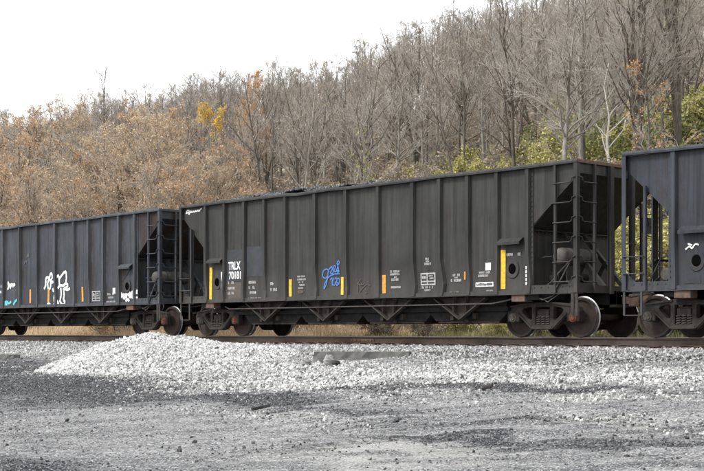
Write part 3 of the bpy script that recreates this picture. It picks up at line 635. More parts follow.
    def under(s):
        rt = s.root; U = MATS['underframe']
        MB().box(POSTS[0]-.1, POSTS[-1]+.1, -.3, .3, .74, 1.06).build('center_sill', U, rt, .01)
        for x in (-6.27, 6.27): MB().box(x-.22, x+.22, -1.5, 1.5, .86, 1.04).box(x-.3, x+.3, -.45, .45, .74, .86).build('body_bolster', U, rt)
        for x, d in ((-6.0, 1), (5.92, 1)):
            MB().box(x-.2, x+.2, -1.56, -1.3, .82, .985).build('jacking_pad', MATS['rust_brown'], rt, .012)
        for c in POCK:
            MB().prism([(c-1.25, 1.02), (c+1.25, 1.02), (c+1.25, .56), (c+1.06, .39), (c-1.06, .39), (c-1.25, .56)], -1.12, 1.12).build('hopper_pocket', U, rt)
            dr = MB().box(c-1.0, c+1.0, -1.1, -.35, .34, .388).box(c-1.0, c+1.0, .35, 1.1, .34, .388).box(c-.06, c+.06, -1.16, 1.16, .36, .42); dr.build('discharge_door', MATS['truck_iron'], rt)
            for sg in (-1, 1):
                v = MB(); y0, y1 = sorted((sg*1.2, sg*1.4))
                v.bar((c-.85, sg*1.36, .94), (c-.0, sg*1.36, .43), .15, .03, (0, 0, 1)).bar((c+.85, sg*1.36, .94), (c+.0, sg*1.36, .43), .15, .03, (0, 0, 1))
                v.prism([(c-.78, .96), (c+.78, .96), (c, .45)], sg*1.28, sg*1.29)
                for q in (-.2, .2): v.bar((c+q, sg*1.36, .97), (c+q, sg*1.36, .6), .02, .12, (0, 1, 0))
                v.box(c-1.05, c-.55, y0, y1, .955, .975); v.box(c+.55, c+1.05, y0, y1, .955, .975)
                v.build('hopper_brace', MATS['truck_iron'] if sg < 0 else U, rt)
                MB().box(c+.25, c+.36, *sorted((sg*1.12, sg*1.22)), .44, .58).box(c-.5, c-.4, *sorted((sg*1.12, sg*1.2)), .42, .52).build('door_latch', MATS['truck_iron'], rt)
        for sg in (-1, 1): MB().tube([(-5.45, sg*1.4, .86), (-5.2, sg*1.44, .79), (5.0, sg*1.44, .79), (5.5, sg*1.44, .86), (5.75, sg*1.44, .92)], .018, 8).build('operating_rod', MATS['bearing_grey'], rt, 0, True)
        MB().box(-5.3, 5.3, -1.2, -1.1, .62, .72).box(-5.3, 5.3, 1.1, 1.2, .62, .72).build('stringer', U, rt)
    # ---- marks on the near side; x, z where they stand on the plate
    def on(s, mb, name, mat, lift=.006):
        v = np.array(mb.v); out = []
        for x, y, z in v: out.append((x-.08, -(s.py(x-.08, z)+lift+.004), z))
        o = mesh_np(name, out, mb.f, MATS[mat], False, s.root); return o
    def strip(s, x0, x1, z0, z1, mat, name='reflector_strip', lift=.009):
        mb = MB(); q = 8
        w_ = max(1, int((x1-x0)/.1)); mb.add([(x0+(x1-x0)*i/w_, 0, z0+(z1-z0)*k/q) for k in range(q+1) for i in range(w_+1)], [(k*(w_+1)+i, k*(w_+1)+i+1, (k+1)*(w_+1)+i+1, (k+1)*(w_+1)+i) for k in range(q) for i in range(w_)]); return s.on(mb, name, mat, lift)
    def lines(s, rows, name='small_stencil'):
        mb = MB()
        for x0, x1, z1, z0 in rows: dashes(mb, x0, x1, z0, z1, s.rs)
        f2 = [f for f in mb.f]; s.on(mb, name, 'white_paint', .007)
    def word(s, txt, x0, x1, z0, z1, mat='white_paint', name='lettering', shear=0):
        mb = MB(); v, f = text_mesh(txt, x0, x1, z0, z1, shear); mb.add(v, f); s.on(mb, name, mat, .008)
    def stencil_box(s, x0, x1, z0, z1):
        mb = MB(); t = .035; xm = x0+(x1-x0)*.42; zm = z0+(z1-z0)*.25
        for a in ((x0, x1, z1-t, z1), (x0, x1, z0, z0+t), (x0, x0+t, z0, z1), (x1-t, x1, z0, z1), (xm, xm+t, z0, z1), (x0, x1, zm, zm+t)): mb.box(a[0], a[1], 0, .001, a[2], a[3])
        dashes(mb, x0+t*1.6, xm-t*.6, zm+t*2, z1-t*2, s.rs); dashes(mb, xm+t*1.8, x1-t*1.6, zm+t*2, z0+(z1-z0)*.62, s.rs); dashes(mb, xm+t*2.2, x1-t*2.4, z0+(z1-z0)*.68, z1-t*1.7, s.rs)
        s.on(mb, 'stencil_box', 'white_paint', .009)
    def spray(s, strokes, mat, wd, name='graffiti'):
        mb = MB()
        for p in strokes: stroke(mb, p, wd)
        return s.on(mb, name, mat, .011)

main = Car(0, 'paint_dark', 'frame_dark', 5, 'dark grey open hopper car with blue scrawl and white number, complete in view', 1.0)
left = Car(-16.215, 'paint_blue', 'frame_blue', 12, 'blue-grey open hopper car with big white graffiti, leftmost of the train', .5)
right = Car(16.34, 'paint_slate', 'frame_slate', 23, 'slate blue open hopper car cut off by the right edge of the view', .3)

# marks on the middle car
main.word('TRLX', -5.05, -4.48, 1.92, 2.155); main.word('70181', -5.03, -4.46, 1.645, 1.876)
main.lines([(-5.07, -4.8, 1.585, 1.515), (-5.08, -4.72, 1.425, 1.35), (-5.08, -4.78, 1.286, 1.21)])
main.lines([(-4.1, -3.75, 1.574, 1.495), (-4.1, -3.75, 1.431, 1.35), (-4.05, -3.75, 1.285, 1.2)]); main.lines([(-4.1, -3.52, 1.1, 1.045)])
main.lines([(-3.09, -2.92, 1.516, 1.435), (-3.09, -2.72, 1.347, 1.262)])
main.lines([(-1.95, -1.6, 1.66, 1.615), (-1.96, -1.56, 1.58, 1.53), (-1.88, -1.66, 1.5, 1.46), (-1.94, -1.58, 1.43, 1.38), (-1.88, -1.66, 1.34, 1.3)])
main.lines([(1.73, 2.12, 1.679, 1.62), (1.73, 2.12, 1.61, 1.556), (1.87, 1.98, 1.536, 1.488), (1.77, 2.09, 1.477, 1.41), (1.75, 2.11, 1.281, 1.224)])
main.lines([(3.01, 3.14, 1.951, 1.9), (3.03, 3.15, 1.887, 1.84), (2.98, 3.21, 1.832, 1.767), (2.86, 3.3, 1.253, 1.195), (2.96, 3.17, 1.18, 1.129)])
main.stencil_box(2.83, 3.34, 1.275, 1.579)
main.lines([(3.9, 4.14, 1.529, 1.466), (3.95, 4.07, 1.457, 1.416), (3.83, 4.19, 1.399, 1.336), (3.8, 4.1, 1.095, 1.05)])
main.lines([(4.75, 5.12, 1.555, 1.505), (4.72, 5.15, 1.482, 1.426), (5.0, 5.23, 1.11, 1.06)]); main.strip(4.96, 5.14, 1.575, 1.756, 'white_paint', 'white_placard')
main.strip(4.65, 5.23, 1.195, 1.3, 'white_paint', 'stencil_band'); mbk = MB(); dashes(mbk, 4.68, 5.2, 1.215, 1.28, main.rs); main.on(mbk, 'small_stencil', 'primer_dark', .012)
main.lines([(5.62, 6.05, 1.95, 1.885)])
for q in range(5): main.strip(6.27, 6.31, 1.2+q*.09, 1.2+q*.09+.065, 'white_paint', 'small_stencil', .09)
for a in ((-5.18, -4.36, 1.58, 2.5), (-4.24, -3.44, 1.7, 2.55)): main.strip(*a, 'primer_blue', 'paint_patch', .002)
main.spray([[(-7.16, 3.69), (-7.1, 3.79), (-7.0, 3.78), (-7.05, 3.7), (-6.98, 3.68), (-6.92, 3.77), (-6.86, 3.72), (-6.8, 3.76), (-6.74, 3.72), (-6.68, 3.77), (-6.62, 3.73), (-6.56, 3.77), (-6.5, 3.73), (-6.42, 3.79), (-6.36, 3.8)], [(-7.18, 3.7), (-7.02, 3.73), (-6.8, 3.73), (-6.45, 3.76)]], 'white_paint', .035, 'builder_script')
for a in ((-5.98, -5.85, 1.079, 2.026), (-2.28, -2.16, 1.096, 1.569), (-.16, -.05, 1.103, 1.571), (5.45, 5.59, 1.125, 2.035)): main.strip(*a, 'yellow_tape')
main.strip(1.44, 1.57, 1.11, 1.575, 'orange_tape'); main.strip(4.28, 4.33, 1.378, 1.569, 'orange_tape'); main.strip(-5.42, -5.36, 1.396, 1.876, 'white_paint', 'white_strip')
ov = MB(); ov.add([(-1.78+.13*math.cos(a), 0, 1.22+.05*math.sin(a)) for a in np.linspace(0, 2*math.pi, 21)[:-1]], [tuple(range(20))]); main.on(ov, 'rust_hole', 'rust_brown', .006)
main.strip(-5.07, -4.45, 1.05, 1.56, 'tan_spray', 'paint_patch', .003)
main.spray([[(-.62, 1.72), (-.7, 1.8), (-.84, 1.76), (-.88, 1.62), (-.78, 1.56), (-.68, 1.64), (-.66, 1.74), (-.7, 1.55), (-.76, 1.38), (-.84, 1.28), (-.8, 1.42), (-.66, 1.58), (-.42, 1.66), (-.2, 1.66)],
            [(-.64, 1.78), (-.52, 1.86), (-.5, 1.78), (-.58, 1.7), (-.5, 1.68), (-.42, 1.76), (-.36, 1.86), (-.42, 1.88), (-.46, 1.78), (-.36, 1.72), (-.3, 1.8), (-.26, 1.88)], [(-.26, 1.86), (-.24, 1.7), (-.34, 1.76), (-.2, 1.72)],
            [(-.3, 1.96), (-.24, 2.0), (-.2, 1.95), (-.26, 1.9), (-.31, 1.95)], [(-.6, 1.5), (-.52, 1.56), (-.52, 1.36)], [(-.46, 1.56), (-.5, 1.4), (-.42, 1.36)], [(-.42, 1.52), (-.36, 1.56), (-.32, 1.48), (-.4, 1.42), (-.32, 1.36), (-.24, 1.42), (-.22, 1.52), (-.3, 1.54), (-.34, 1.44), (-.22, 1.4)]], 'blue_spray', .035)
main.spray([[(.46, 1.5), (.5, 1.36), (.52, 1.18)], [(.62, 1.5), (.52, 1.4), (.6, 1.34), (.68, 1.4), (.66, 1.34), (.76, 1.38)], [(.58, 1.16), (.7, 1.26), (.84, 1.34), (1.0, 1.32)], [(.8, 1.24), (.84, 1.18), (.8, 1.12), (.88, 1.14)]], 'tan_spray', .022)
# marks on the left car
for a in ((-.52, -.41), (.74, .86), (3.02, 3.13)): left.strip(a[0], a[1], 1.14, 1.63, 'orange_tape')
for a in ((-.98, -.06), (.38, 1.1)): left.strip(a[0], a[1], 1.1, 1.7, 'primer_dark', 'paint_patch', .003)
left.spray([[(.5, 1.62), (.6, 1.75), (.62, 1.98), (.75, 2.02), (.86, 2.0), (.92, 2.12), (1.02, 2.14), (1.06, 2.0), (.98, 1.9), (1.08, 1.8)], [(.78, 1.62), (.74, 1.8), (.82, 1.94), (.92, 1.9), (.94, 1.7), (.86, 1.6)], [(1.06, 1.85), (1.2, 1.84), (1.3, 1.74), (1.28, 1.58), (1.14, 1.54), (1.1, 1.64)],
            [(1.34, 1.98), (1.5, 2.06), (1.56, 1.9), (1.58, 1.66)], [(1.56, 1.94), (1.7, 2.04), (1.86, 2.14), (2.0, 2.17), (2.04, 2.0), (2.0, 1.78)], [(1.46, 1.62), (1.62, 1.72), (1.8, 1.7), (1.98, 1.76), (2.12, 1.74), (2.08, 1.64), (1.9, 1.62), (2.1, 1.56), (2.28, 1.6)], [(1.3, 1.55), (1.2, 1.3), (1.24, 1.1), (1.12, 1.04)],
            [(1.66, 1.64), (1.7, 1.4), (1.62, 1.2), (1.72, 1.08), (1.88, 1.06), (1.94, 1.16), (1.84, 1.22)], [(1.84, 1.62), (1.9, 1.4), (1.84, 1.22)], [(1.24, 1.2), (1.4, 1.2), (1.5, 1.1), (1.42, 1.05)], [(.72, 1.06), (.84, 1.1), (.96, 1.05)]], 'white_paint', .085)
left.spray([[(5.3, 1.32), (5.4, 1.38), (5.5, 1.3), (5.4, 1.24), (5.34, 1.3), (5.52, 1.28)], [(5.56, 1.36), (5.58, 1.22), (5.66, 1.22), (5.68, 1.36)], [(5.74, 1.2), (5.76, 1.4), (5.86, 1.3), (5.92, 1.4), (5.94, 1.2)], [(6.0, 1.4), (6.0, 1.2)], [(6.0, 1.3), (6.1, 1.4), (6.06, 1.28), (6.14, 1.2)], [(5.7, 1.12), (5.84, 1.16), (5.92, 1.1)]], 'white_paint', .085)
left.spray([[(-2.14, 1.66), (-2.06, 1.76), (-2.1, 1.92), (-1.98, 1.8), (-1.84, 1.86), (-1.96, 1.7)], [(-1.84, 1.84), (-1.7, 1.82), (-1.58, 1.84), (-1.78, 1.76)], [(-2.6, 1.8), (-2.44, 1.74), (-2.5, 1.6), (-2.64, 1.58)]], 'white_paint', .085)
left.spray([[(-2.42, 1.16), (-2.2, 1.22), (-2.04, 1.16), (-1.86, 1.22)], [(-2.36, 1.1), (-2.14, 1.14)], [(-1.7, 1.1), (-1.56, 1.22), (-1.44, 1.28)]], 'teal_spray', .09)
left.spray([[(-.9, 2.55), (-.8, 2.65), (-.7, 2.6)], [(-.72, 2.75), (-.6, 2.9), (-.58, 2.78)]], 'tank_grey', .07)
left.stencil_box(3.69, 4.2, 1.136, 1.477); left.strip(4.95, 5.11, 1.363, 1.55, 'white_paint', 'white_placard'); left.lines([(4.62, 5.02, 1.387, 1.32), (4.66, 5.0, 1.27, 1.21), (4.57, 5.11, 1.13, 1.06)])
for q in range(2): left.strip(6.26, 6.42, 1.1+q*.22, 1.24+q*.22, 'white_paint', 'white_strip', .02)
right.spray([[(-5.86, 1.82), (-5.76, 1.88), (-5.7, 1.84), (-5.62, 1.92), (-5.54, 1.9)], [(-5.8, 1.94), (-5.7, 1.9)]], 'white_paint', .03)
right.strip(-5.9, -5.5, 1.12, 1.3, 'primer_dark', 'paint_patch', .004)
# little white stencils on the dark end slope of the middle car
es = MB()
for i, (a, b_) in enumerate(((-1.25, -.75), (-1.3, -.85), (-1.25, -.6))):
    tmp = MB(); dashes(tmp, a, b_, 0, .06, main.rs); zc = 3.3-i*.11
    t_ = [(POSTS[-1]-.05-(3.66-zc-z)*1.053+.03, x, zc+z) for x, y, z in tmp.v]; es.add(t_, tmp.f)
es.build('small_stencil', MATS['tank_grey'], main.root)

# coal loads heaped above the sides
def coal_load(x0, a, b_, label, seed, top):
    hx = np.arange(a, b_, .14); hy = np.arange(-1.47, 1.48, .14); X, Y = np.meshgrid(hx, hy)
    rim = np.minimum(np.clip((X-a)/.9, 0, 1), np.clip((b_-X)/.9, 0, 1))
    Z = 3.5+(top-3.5)*np.clip(rim, 0, 1)**.6*(1-.25*(np.abs(Y)/1.47)**2)+(vnoise(X*2, Y*2, seed)-.5)*.12+(vnoise(X*6, Y*6, seed+1)-.5)*.06
    ix = (np.arange(len(hy)-1)[:, None]*len(hx)+np.arange(len(hx)-1)[None]).ravel(); q = len(hx)
    o = mesh_np('coal_load', np.stack([X.ravel()+x0, Y.ravel(), Z.ravel()], 1), np.stack([ix, ix+1, ix+1+q, ix+q], 1), MATS['coal'], False)
    tag(o, label, 'coal load', kind='thing')
    pts = rng.random((5200, 2)); xx = a+pts[:, 0]*(b_-a); yy = -1.44+pts[:, 1]*2.88
    rim = np.minimum(np.clip((xx-a)/.9, 0, 1), np.clip((b_-xx)/.9, 0, 1))
    zz = 3.5+(top-3.5)*rim**.6*(1-.25*(np.abs(yy)/1.47)**2)+(vnoise(xx*2, yy*2, seed)-.5)*.12+.02
    c = stones('coal_lumps', np.stack([xx+x0, yy, zz], 1), rng.gamma(4, .009, len(xx))+.03, rng.random(len(xx)), 'coal', o); c['kind'] = 'stuff'
coal_load(0, -5.9, 1.2, 'lumpy black coal heaped above the rim of the dark grey hopper car', 41, 4.1)
coal_load(-16.215, -6.6, 6.3, 'black coal filling the blue-grey hopper car with white graffiti', 51, 3.8)
coal_load(16.34, -6.4, 6.6, 'black coal filling the slate blue hopper car at right', 61, 3.75)

# ------------------------------------------------------------------ odd things lying on the lot
def rough_block(name, cx, cy, rz, lx, ly, z0, z1, mat, seed, tilt=0):
    rs = np.random.default_rng(seed); nx_, ny_, nz_ = 14, 4, 3; v = []; idx = {}
    fs = []
    def P(i, j, k):
        key = (i, j, k)
        if key not in idx:
            x = (i/nx_-.5)*lx; y = (j/ny_-.5)*ly; z = z0+(z1-z0)*k/nz_+tilt*x
            v.append((x+rs.normal(0, .012), y+rs.normal(0, .01), z+rs.normal(0, .006))); idx[key] = len(v)-1
        return idx[key]
    for i in range(nx_):
        for j in range(ny_): fs += [(P(i, j, nz_), P(i+1, j, nz_), P(i+1, j+1, nz_), P(i, j+1, nz_)), (P(i, j, 0), P(i, j+1, 0), P(i+1, j+1, 0), P(i+1, j, 0))]
        for k in range(nz_): fs += [(P(i, 0, k), P(i+1, 0, k), P(i+1, 0, k+1), P(i, 0, k+1)), (P(i, ny_, k), P(i, ny_, k+1), P(i+1, ny_, k+1), P(i+1, ny_, k))]
    for j in range(ny_):
        for k in range(nz_): fs += [(P(0, j, k), P(0, j, k+1), P(0, j+1, k+1), P(0, j+1, k)), (P(nx_, j, k), P(nx_, j+1, k), P(nx_, j+1, k+1), P(nx_, j, k+1))]
    o = mesh_np(name, v, fs, MATS[mat]); o.location = (cx, cy, 0); o.rotation_euler = (0, 0, rz); return o
o = rough_block('concrete_slab', 3.62, -4.3, R(38), 2.2, .5, -.75, -.325, 'concrete', 3, .004); tag(o, 'long grey concrete slab half buried in white stones before the track', 'slab')
o = rough_block('concrete_slab', -9.6, -6.7, R(38), 1.5, .5, -.8, -.53, 'concrete', 4); tag(o, 'dark concrete slab end at the left edge beyond the stone heap', 'slab')
def boulder(x, y, r, seed, label, mat='rock_grey', sz=.8):
    rs = np.random.default_rng(seed); v = []; q = 10; fs = []
    for i in range(1, 7):
        t = math.pi*i/7
        for j in range(q): a = 2*math.pi*j/q+i*.3; k = r*(1+rs.normal(0, .12)); v.append((k*math.sin(t)*math.cos(a), k*math.sin(t)*math.sin(a)*.85, sz*k*math.cos(t)))
    v += [(0, 0, r*sz), (0, 0, -r*sz)]
    for i in range(5):
        for j in range(q): fs.append((i*q+j, (i+1)*q+j, (i+1)*q+(j+1) % q, i*q+(j+1) % q))
    for j in range(q): fs += [(60, j, (j+1) % q), (61, 50+(j+1) % q, 50+j)]
    o = mesh_np('rock', v, fs, MATS[mat]); o.location = (x, y, float(gz(x, y))+r*sz*.6); o.rotation_euler = (0, 0, seed); tag(o, label, 'rock', 'rocks by the slab'); return o
boulder(3.6, -6.0, .13, 2, 'grey rock at the left end of the half buried concrete slab')
boulder(4.5, -6.1, .15, 5, 'pointed two-tone rock in front of the half buried concrete slab', sz=1.0)
boulder(4.72, -6.08, .1, 9, 'small dark stone touching the pointed two-tone rock', 'wood_dark', .7)
def stick(x, y, l, rz, label):
    z = float(gz(x, y))+.03; mb = MB(); mb.bar((-l/2, 0, 0), (l*.1, .02, .03), .07, .05).bar((l*.08, .02, .03), (l/2, -.03, .06), .06, .05)
    o = mb.build('wood_scrap', MATS['wood_dark'], None, .01); o.location = (x, y, z); o.rotation_euler = (0, 0, rz); tag(o, label, 'wood scrap')
stick(9.2, -11.7, .3, R(60), 'short black broken stick lying on the grey lot left of centre')
stick(11.3, -8.6, .18, R(40), 'small black scrap lying among white stones below the slab')
plank = MB().box(-.9, .9, -.1, .1, 0, .06).build('timber_plank', MATS['tie_wood'], None, .01); plank.location = (3.0, 2.75, -.27); plank.rotation_euler = (0, 0, R(6)); tag(plank, 'weathered timber plank lying behind the rails under the dark car', 'plank')

# ------------------------------------------------------------------ trees and brush
class Wood:
    """grows branches level by level, every level in one numpy batch"""
    def __init__(s, seed): s.r = np.random.default_rng(seed); s.v = []; s.f = []; s.n = 0
    def batch(s, st, d, ln, r0, r1, k, sides, wob, lift):
        q = len(st); r = s.r; t = np.linspace(0, 1, k)
        nz = r.normal(0, 1, (q, k, 3))*wob; nz[:, 0] = 0; nz = np.cumsum(nz, 1)/math.sqrt(k)
        pts = st[:, None]+ln[:, None, None]*(d[:, None]*t[None, :, None]+nz*t[None, :, None]); pts[:, :, 2] += ln[:, None]*lift*t[None]**2
        tan = np.gradient(pts, axis=1); tan /= np.linalg.norm(tan, axis=2, keepdims=True)+1e-9
        ref = np.where(np.abs(tan[..., 2:3]) < .9, np.array([0, 0, 1.]), np.array([1., 0, 0])); a = np.cross(tan, ref); a /= np.linalg.norm(a, axis=2, keepdims=True)+1e-9; b_ = np.cross(tan, a)
        rad = r0[:, None]+(r1-r0)[:, None]*t[None]
        an = 2*math.pi*np.arange(sides)/sides
        ring = pts[:, :, None]+rad[:, :, None, None]*(a[:, :, None]*np.cos(an)[None, None, :, None]+b_[:, :, None]*np.sin(an)[None, None, :, None])
        base = s.n+np.arange(q)[:, None, None]*(k*sides)+np.arange(k-1)[None, :, None]*sides; j = np.arange(sides)[None, None]; j2 = (j+1) % sides
        fc = np.stack([base+j, base+j2, base+sides+j2, base+sides+j], -1).reshape(-1, 4)
        s.v.append(ring.reshape(-1, 3)); s.f.append(fc); s.n += q*k*sides
        return pts, tan, rad
    def spawn(s, res, per, t0, t1, spread, up=.0):
        pts, tan, rad = res; q, k, _ = pts.shape; r = s.r
        t = r.uniform(t0, t1, (q, per))*(k-1); i = np.minimum(t.astype(int), k-2); f = (t-i)[..., None]; qi = np.arange(q)[:, None]
        p = pts[qi, i]*(1-f)+pts[qi, i+1]*f; dd = tan[qi, i]; rr = rad[qi, i]
        rv = r.normal(0, 1, (q, per, 3)); rv -= (rv*dd).sum(-1, keepdims=True)*dd; rv /= np.linalg.norm(rv, axis=-1, keepdims=True)+1e-9
        sp = spread*r.uniform(.7, 1.3, (q, per, 1)); nd = dd*np.cos(sp)+rv*np.sin(sp); nd[..., 2] += up; nd /= np.linalg.norm(nd, axis=-1, keepdims=True)
        return p.reshape(-1, 3), nd.reshape(-1, 3), rr.reshape(-1), (t/(k-1)).reshape(-1)
    def take(s):
        m = (np.concatenate(s.v), np.concatenate(s.f)); s.v = []; s.f = []; s.n = 0; return m
def leaves(r, centers, per, spread, size):
    c = np.repeat(centers, per, 0)+r.normal(0, spread, (len(centers)*per, 3)); q = len(c)
    a = r.normal(0, 1, (q, 3)); a /= np.linalg.norm(a, axis=1, keepdims=True); b_ = np.cross(a, r.normal(0, 1, (q, 3))); b_ /= np.linalg.norm(b_, axis=1, keepdims=True)+1e-9
    sz = size*r.uniform(.6, 1.3, (q, 1)); v = np.stack([c-a*sz, c+b_*sz*.5, c+a*sz, c-b_*sz*.5], 1).reshape(-1, 3)
    return v, np.arange(q*4).reshape(-1, 4)
def grow(seed, H=12.0, trunk_r=.15, nl=24, base=.32, spread=.8, leafn=0, leafsz=.06, multi=1, lean=.03, dens=1.0, fork=False):
    wd = Wood(seed); r = wd.r
    st = np.zeros((multi, 3)); d = np.tile([0, 0, 1.], (multi, 1))+r.normal(0, lean if multi == 1 else .3, (multi, 3)); d[:, 2] = 1; d /= np.linalg.norm(d, axis=1, keepdims=True)
    if multi > 1: st[:, :2] = r.normal(0, .15*trunk_r/.05, (multi, 2))
    ln = H*r.uniform(.8, 1, multi) if multi > 1 else np.array([H*.97])
    t = wd.batch(st, d, ln, np.full(multi, trunk_r), np.full(multi, trunk_r*.12), 9, 6, .035, .02)
    if fork:
        p, nd, rr, tt = wd.spawn(t, 2, .3, .5, .3, .5); f2 = wd.batch(p, nd, H*(1-tt)*.95, rr*.8, rr*.1, 7, 5, .05, .1); t2 = f2
        l1 = wd.spawn(t2, nl//2, .2, .97, spread, .1); 
    p, nd, rr, tt = wd.spawn(t, nl, base, .985, spread, .1)
    ll = H*(.09+.34*(1-tt))*r.uniform(.6, 1.15, len(p))
    if fork: p = np.concatenate([p, l1[0]]); nd = np.concatenate([nd, l1[1]]); rr = np.concatenate([rr, l1[2]]); ll = np.concatenate([ll, H*(.1+.2*(1-l1[3]))*r.uniform(.6, 1.1, len(l1[0]))])
    limb = wd.batch(p, nd, ll, np.minimum(rr*.55, .05*H/12), np.full(len(p), .008), 6, 4, .13, .12)
    trunk = wd.take()
    p, nd, rr, tt = wd.spawn(limb, max(2, int(6*dens)), .18, .98, .65, .12); lk = np.repeat(ll, max(2, int(6*dens)))*(.2+.4*(1-tt))*r.uniform(.6, 1.2, len(p))
    br = wd.batch(p, nd, lk, np.minimum(rr*.6, .016), np.full(len(p), .006), 4, 3, .18, .08)
    p, nd, rr, tt = wd.spawn(br, max(2, int(6*dens)), .12, 1, .7, .08); l3 = np.repeat(lk, max(2, int(6*dens)))*r.uniform(.3, .7, len(p))
    tw = wd.batch(p, nd, l3, np.full(len(p), .0075), np.full(len(p), .0045), 3, 3, .16, .1)
    p, nd, rr, tt = wd.spawn(tw, 3, .2, 1, .55, .1); l4 = np.repeat(l3, 3)*r.uniform(.35, .7, len(p))
    fin = wd.batch(p, nd, l4, np.full(len(p), .0055), np.full(len(p), .0035), 2, 3, .1, .0)
    twigs = wd.take(); lf = None
    if leafn:
        ends_ = np.concatenate([fin[0][:, -1], tw[0][:, -1]]); k = r.choice(len(ends_), min(len(ends_), leafn), False); lf = leaves(r, ends_[k], 2, .07, leafsz)
    return trunk, twigs, lf
def mk(name, arr, mat):
    me = bpy.data.meshes.new(name); v, f = arr; me.vertices.add(len(v)); me.vertices.foreach_set('co', v.astype(np.float32).ravel()); k = f.shape[1]
    me.loops.add(f.size); me.loops.foreach_set('vertex_index', f.astype(np.int32).ravel()); me.polygons.add(len(f)); me.polygons.foreach_set('loop_start', np.arange(0, f.size, k, dtype=np.int32))
    me.materials.append(MATS[mat]); me.update(calc_edges=True); return me
def kind(seed, tb, tw, lm=None, **kw):
    a, b_, c = grow(seed, **kw)
    return (mk('trunk', a, tb), mk('twigs', b_, tw), mk('leaves', c, lm) if c else None, kw.get('H', 12.0))
BARE = [kind(100+i, ('bark_dark', 'bark_grey', 'bark_dark', 'bark_grey')[i % 4], ('twig_grey', 'twig_brown', 'twig_pale', 'twig_grey', 'twig_brown')[i % 5], None, H=13, nl=(17, 24, 13, 20)[i % 4], spread=(.75, .95, .6)[i % 3], base=(.5, .38, .58, .45)[i % 4], fork=i in (1, 6), trunk_r=(.15, .19, .13)[i % 3], lean=.045, dens=(.75, .9, .6)[i % 3]) for i in range(9)]
LIT = [kind(140+i, 'bark_grey', 'twig_grey', 'leaf_brown', nl=20, leafn=500, leafsz=.05, dens=.75) for i in range(2)]
TAN = [kind(160+i, 'bark_grey' if i % 2 else 'bark_dark', 'twig_tan' if i % 3 else 'twig_grey', ('leaf_tan', 'leaf_straw', 'leaf_tan', 'leaf_tan')[i], H=9, nl=26, base=.12, spread=.8, leafn=(2300, 1500, 1100, 700)[i], leafsz=.045, trunk_r=.1, dens=.95, lean=.12, fork=True) for i in range(4)]
ORANGE = kind(170, 'bark_grey', 'twig_tan', 'leaf_orange', nl=26, leafn=3400, leafsz=.05, base=.35)
YELLOW = kind(171, 'bark_grey', 'twig_grey', 'leaf_yellow', H=9, nl=10, leafn=700, leafsz=.062, base=.84, dens=.8)
SAPLING = kind(174, 'bark_grey', 'twig_grey', 'leaf_lime', H=6, nl=14, leafn=90, leafsz=.07, base=.5, dens=.7)
AMBER = kind(172, 'bark_dark', 'twig_grey', 'leaf_orange', H=8, nl=20, leafn=520, leafsz=.045, base=.2, dens=.8)
SHRUB = {c: kind(180+i, 'bark_grey', 'twig_tan' if c != 'bare' else 'twig_grey', m_, H=3.2, nl=9, multi=9, trunk_r=.03, base=.15, spread=.7, leafn=ln_, leafsz=.046, dens=.8) for i, (c, m_, ln_) in enumerate((('tan', 'leaf_tan', 3600), ('lime', 'leaf_lime', 5200), ('olive', 'leaf_olive', 5600), ('bare', 'leaf_brown', 900), ('brown', 'leaf_brown', 2600)))}
PALE = kind(190, 'bark_pale', 'bark_pale', None, nl=9, base=.25, dens=.5, trunk_r=.16, spread=.9, lean=.06)
BIG = kind(191, 'bark_dark', 'twig_grey', None, H=16, nl=28, base=.4, trunk_r=.3, spread=.7, fork=True)
TALL = kind(192, 'bark_grey', 'twig_grey', None, H=15, nl=26, base=.3, trunk_r=.22, spread=.75)
VINE = kind(193, 'bark_dark', 'twig_grey', 'leaf_olive', H=15, nl=20, base=.5, trunk_r=.24, spread=.6, leafn=500, fork=True)
def plant(name, K, x, y, h, label, cat, group=None, rz=None, rx=1.0, tilt=(0, 0), sink=.1):
    z = float(gz(x, y))-sink
    o = empty(name, (x, y, z)); s = h/K[3]; o.scale = (s*rx, s*rx, s); o.rotation_euler = (tilt[0], tilt[1], rng.uniform(0, 6.28) if rz is None else rz)
    tag(o, label, cat, group)
    for me, nm in ((K[0], 'trunk' if cat == 'tree' else 'stems'), (K[1], 'crown' if cat == 'tree' else 'twigs'), (K[2], 'leaves')):
        if me:
            c = bpy.data.objects.new(nm, me); COL.objects.link(c); c.parent = o
    return o
FP = 1343.77
def ray(px, y):                                        # where the line of sight at photo column px crosses depth y
    u = (px-352)/FP; dx = -math.sin(ANG)+u*math.cos(ANG); dy = math.cos(ANG)+u*math.sin(ANG); t = (y-CAM[1])/dy
    return CAM[0]+t*dx, t                              # x and depth along the view axis
def column(x, y):
    dx = x-CAM[0]; dy = y-CAM[1]; z = dx*fwd[0]+dy*fwd[1]; return 352+FP*(dx*rgt[0]+dy*rgt[1])/z, z
SKY_X = [-120, 0, 60, 100, 150, 200, 240, 300, 335, 360, 385, 420, 450, 500, 600, 704, 820]
SKY_Y = [112, 108, 102, 95, 86, 76, 70, 66, 60, 42, 24, 14, 4, -12, -35, -60, -80]
def height_to(px, py_, y):                              # height of a plant at column px, depth y whose top shows at py_
    x, z = ray(px, y); return x, CAM[2]+(331.47-py_)*z/FP-float(gz(x, y))

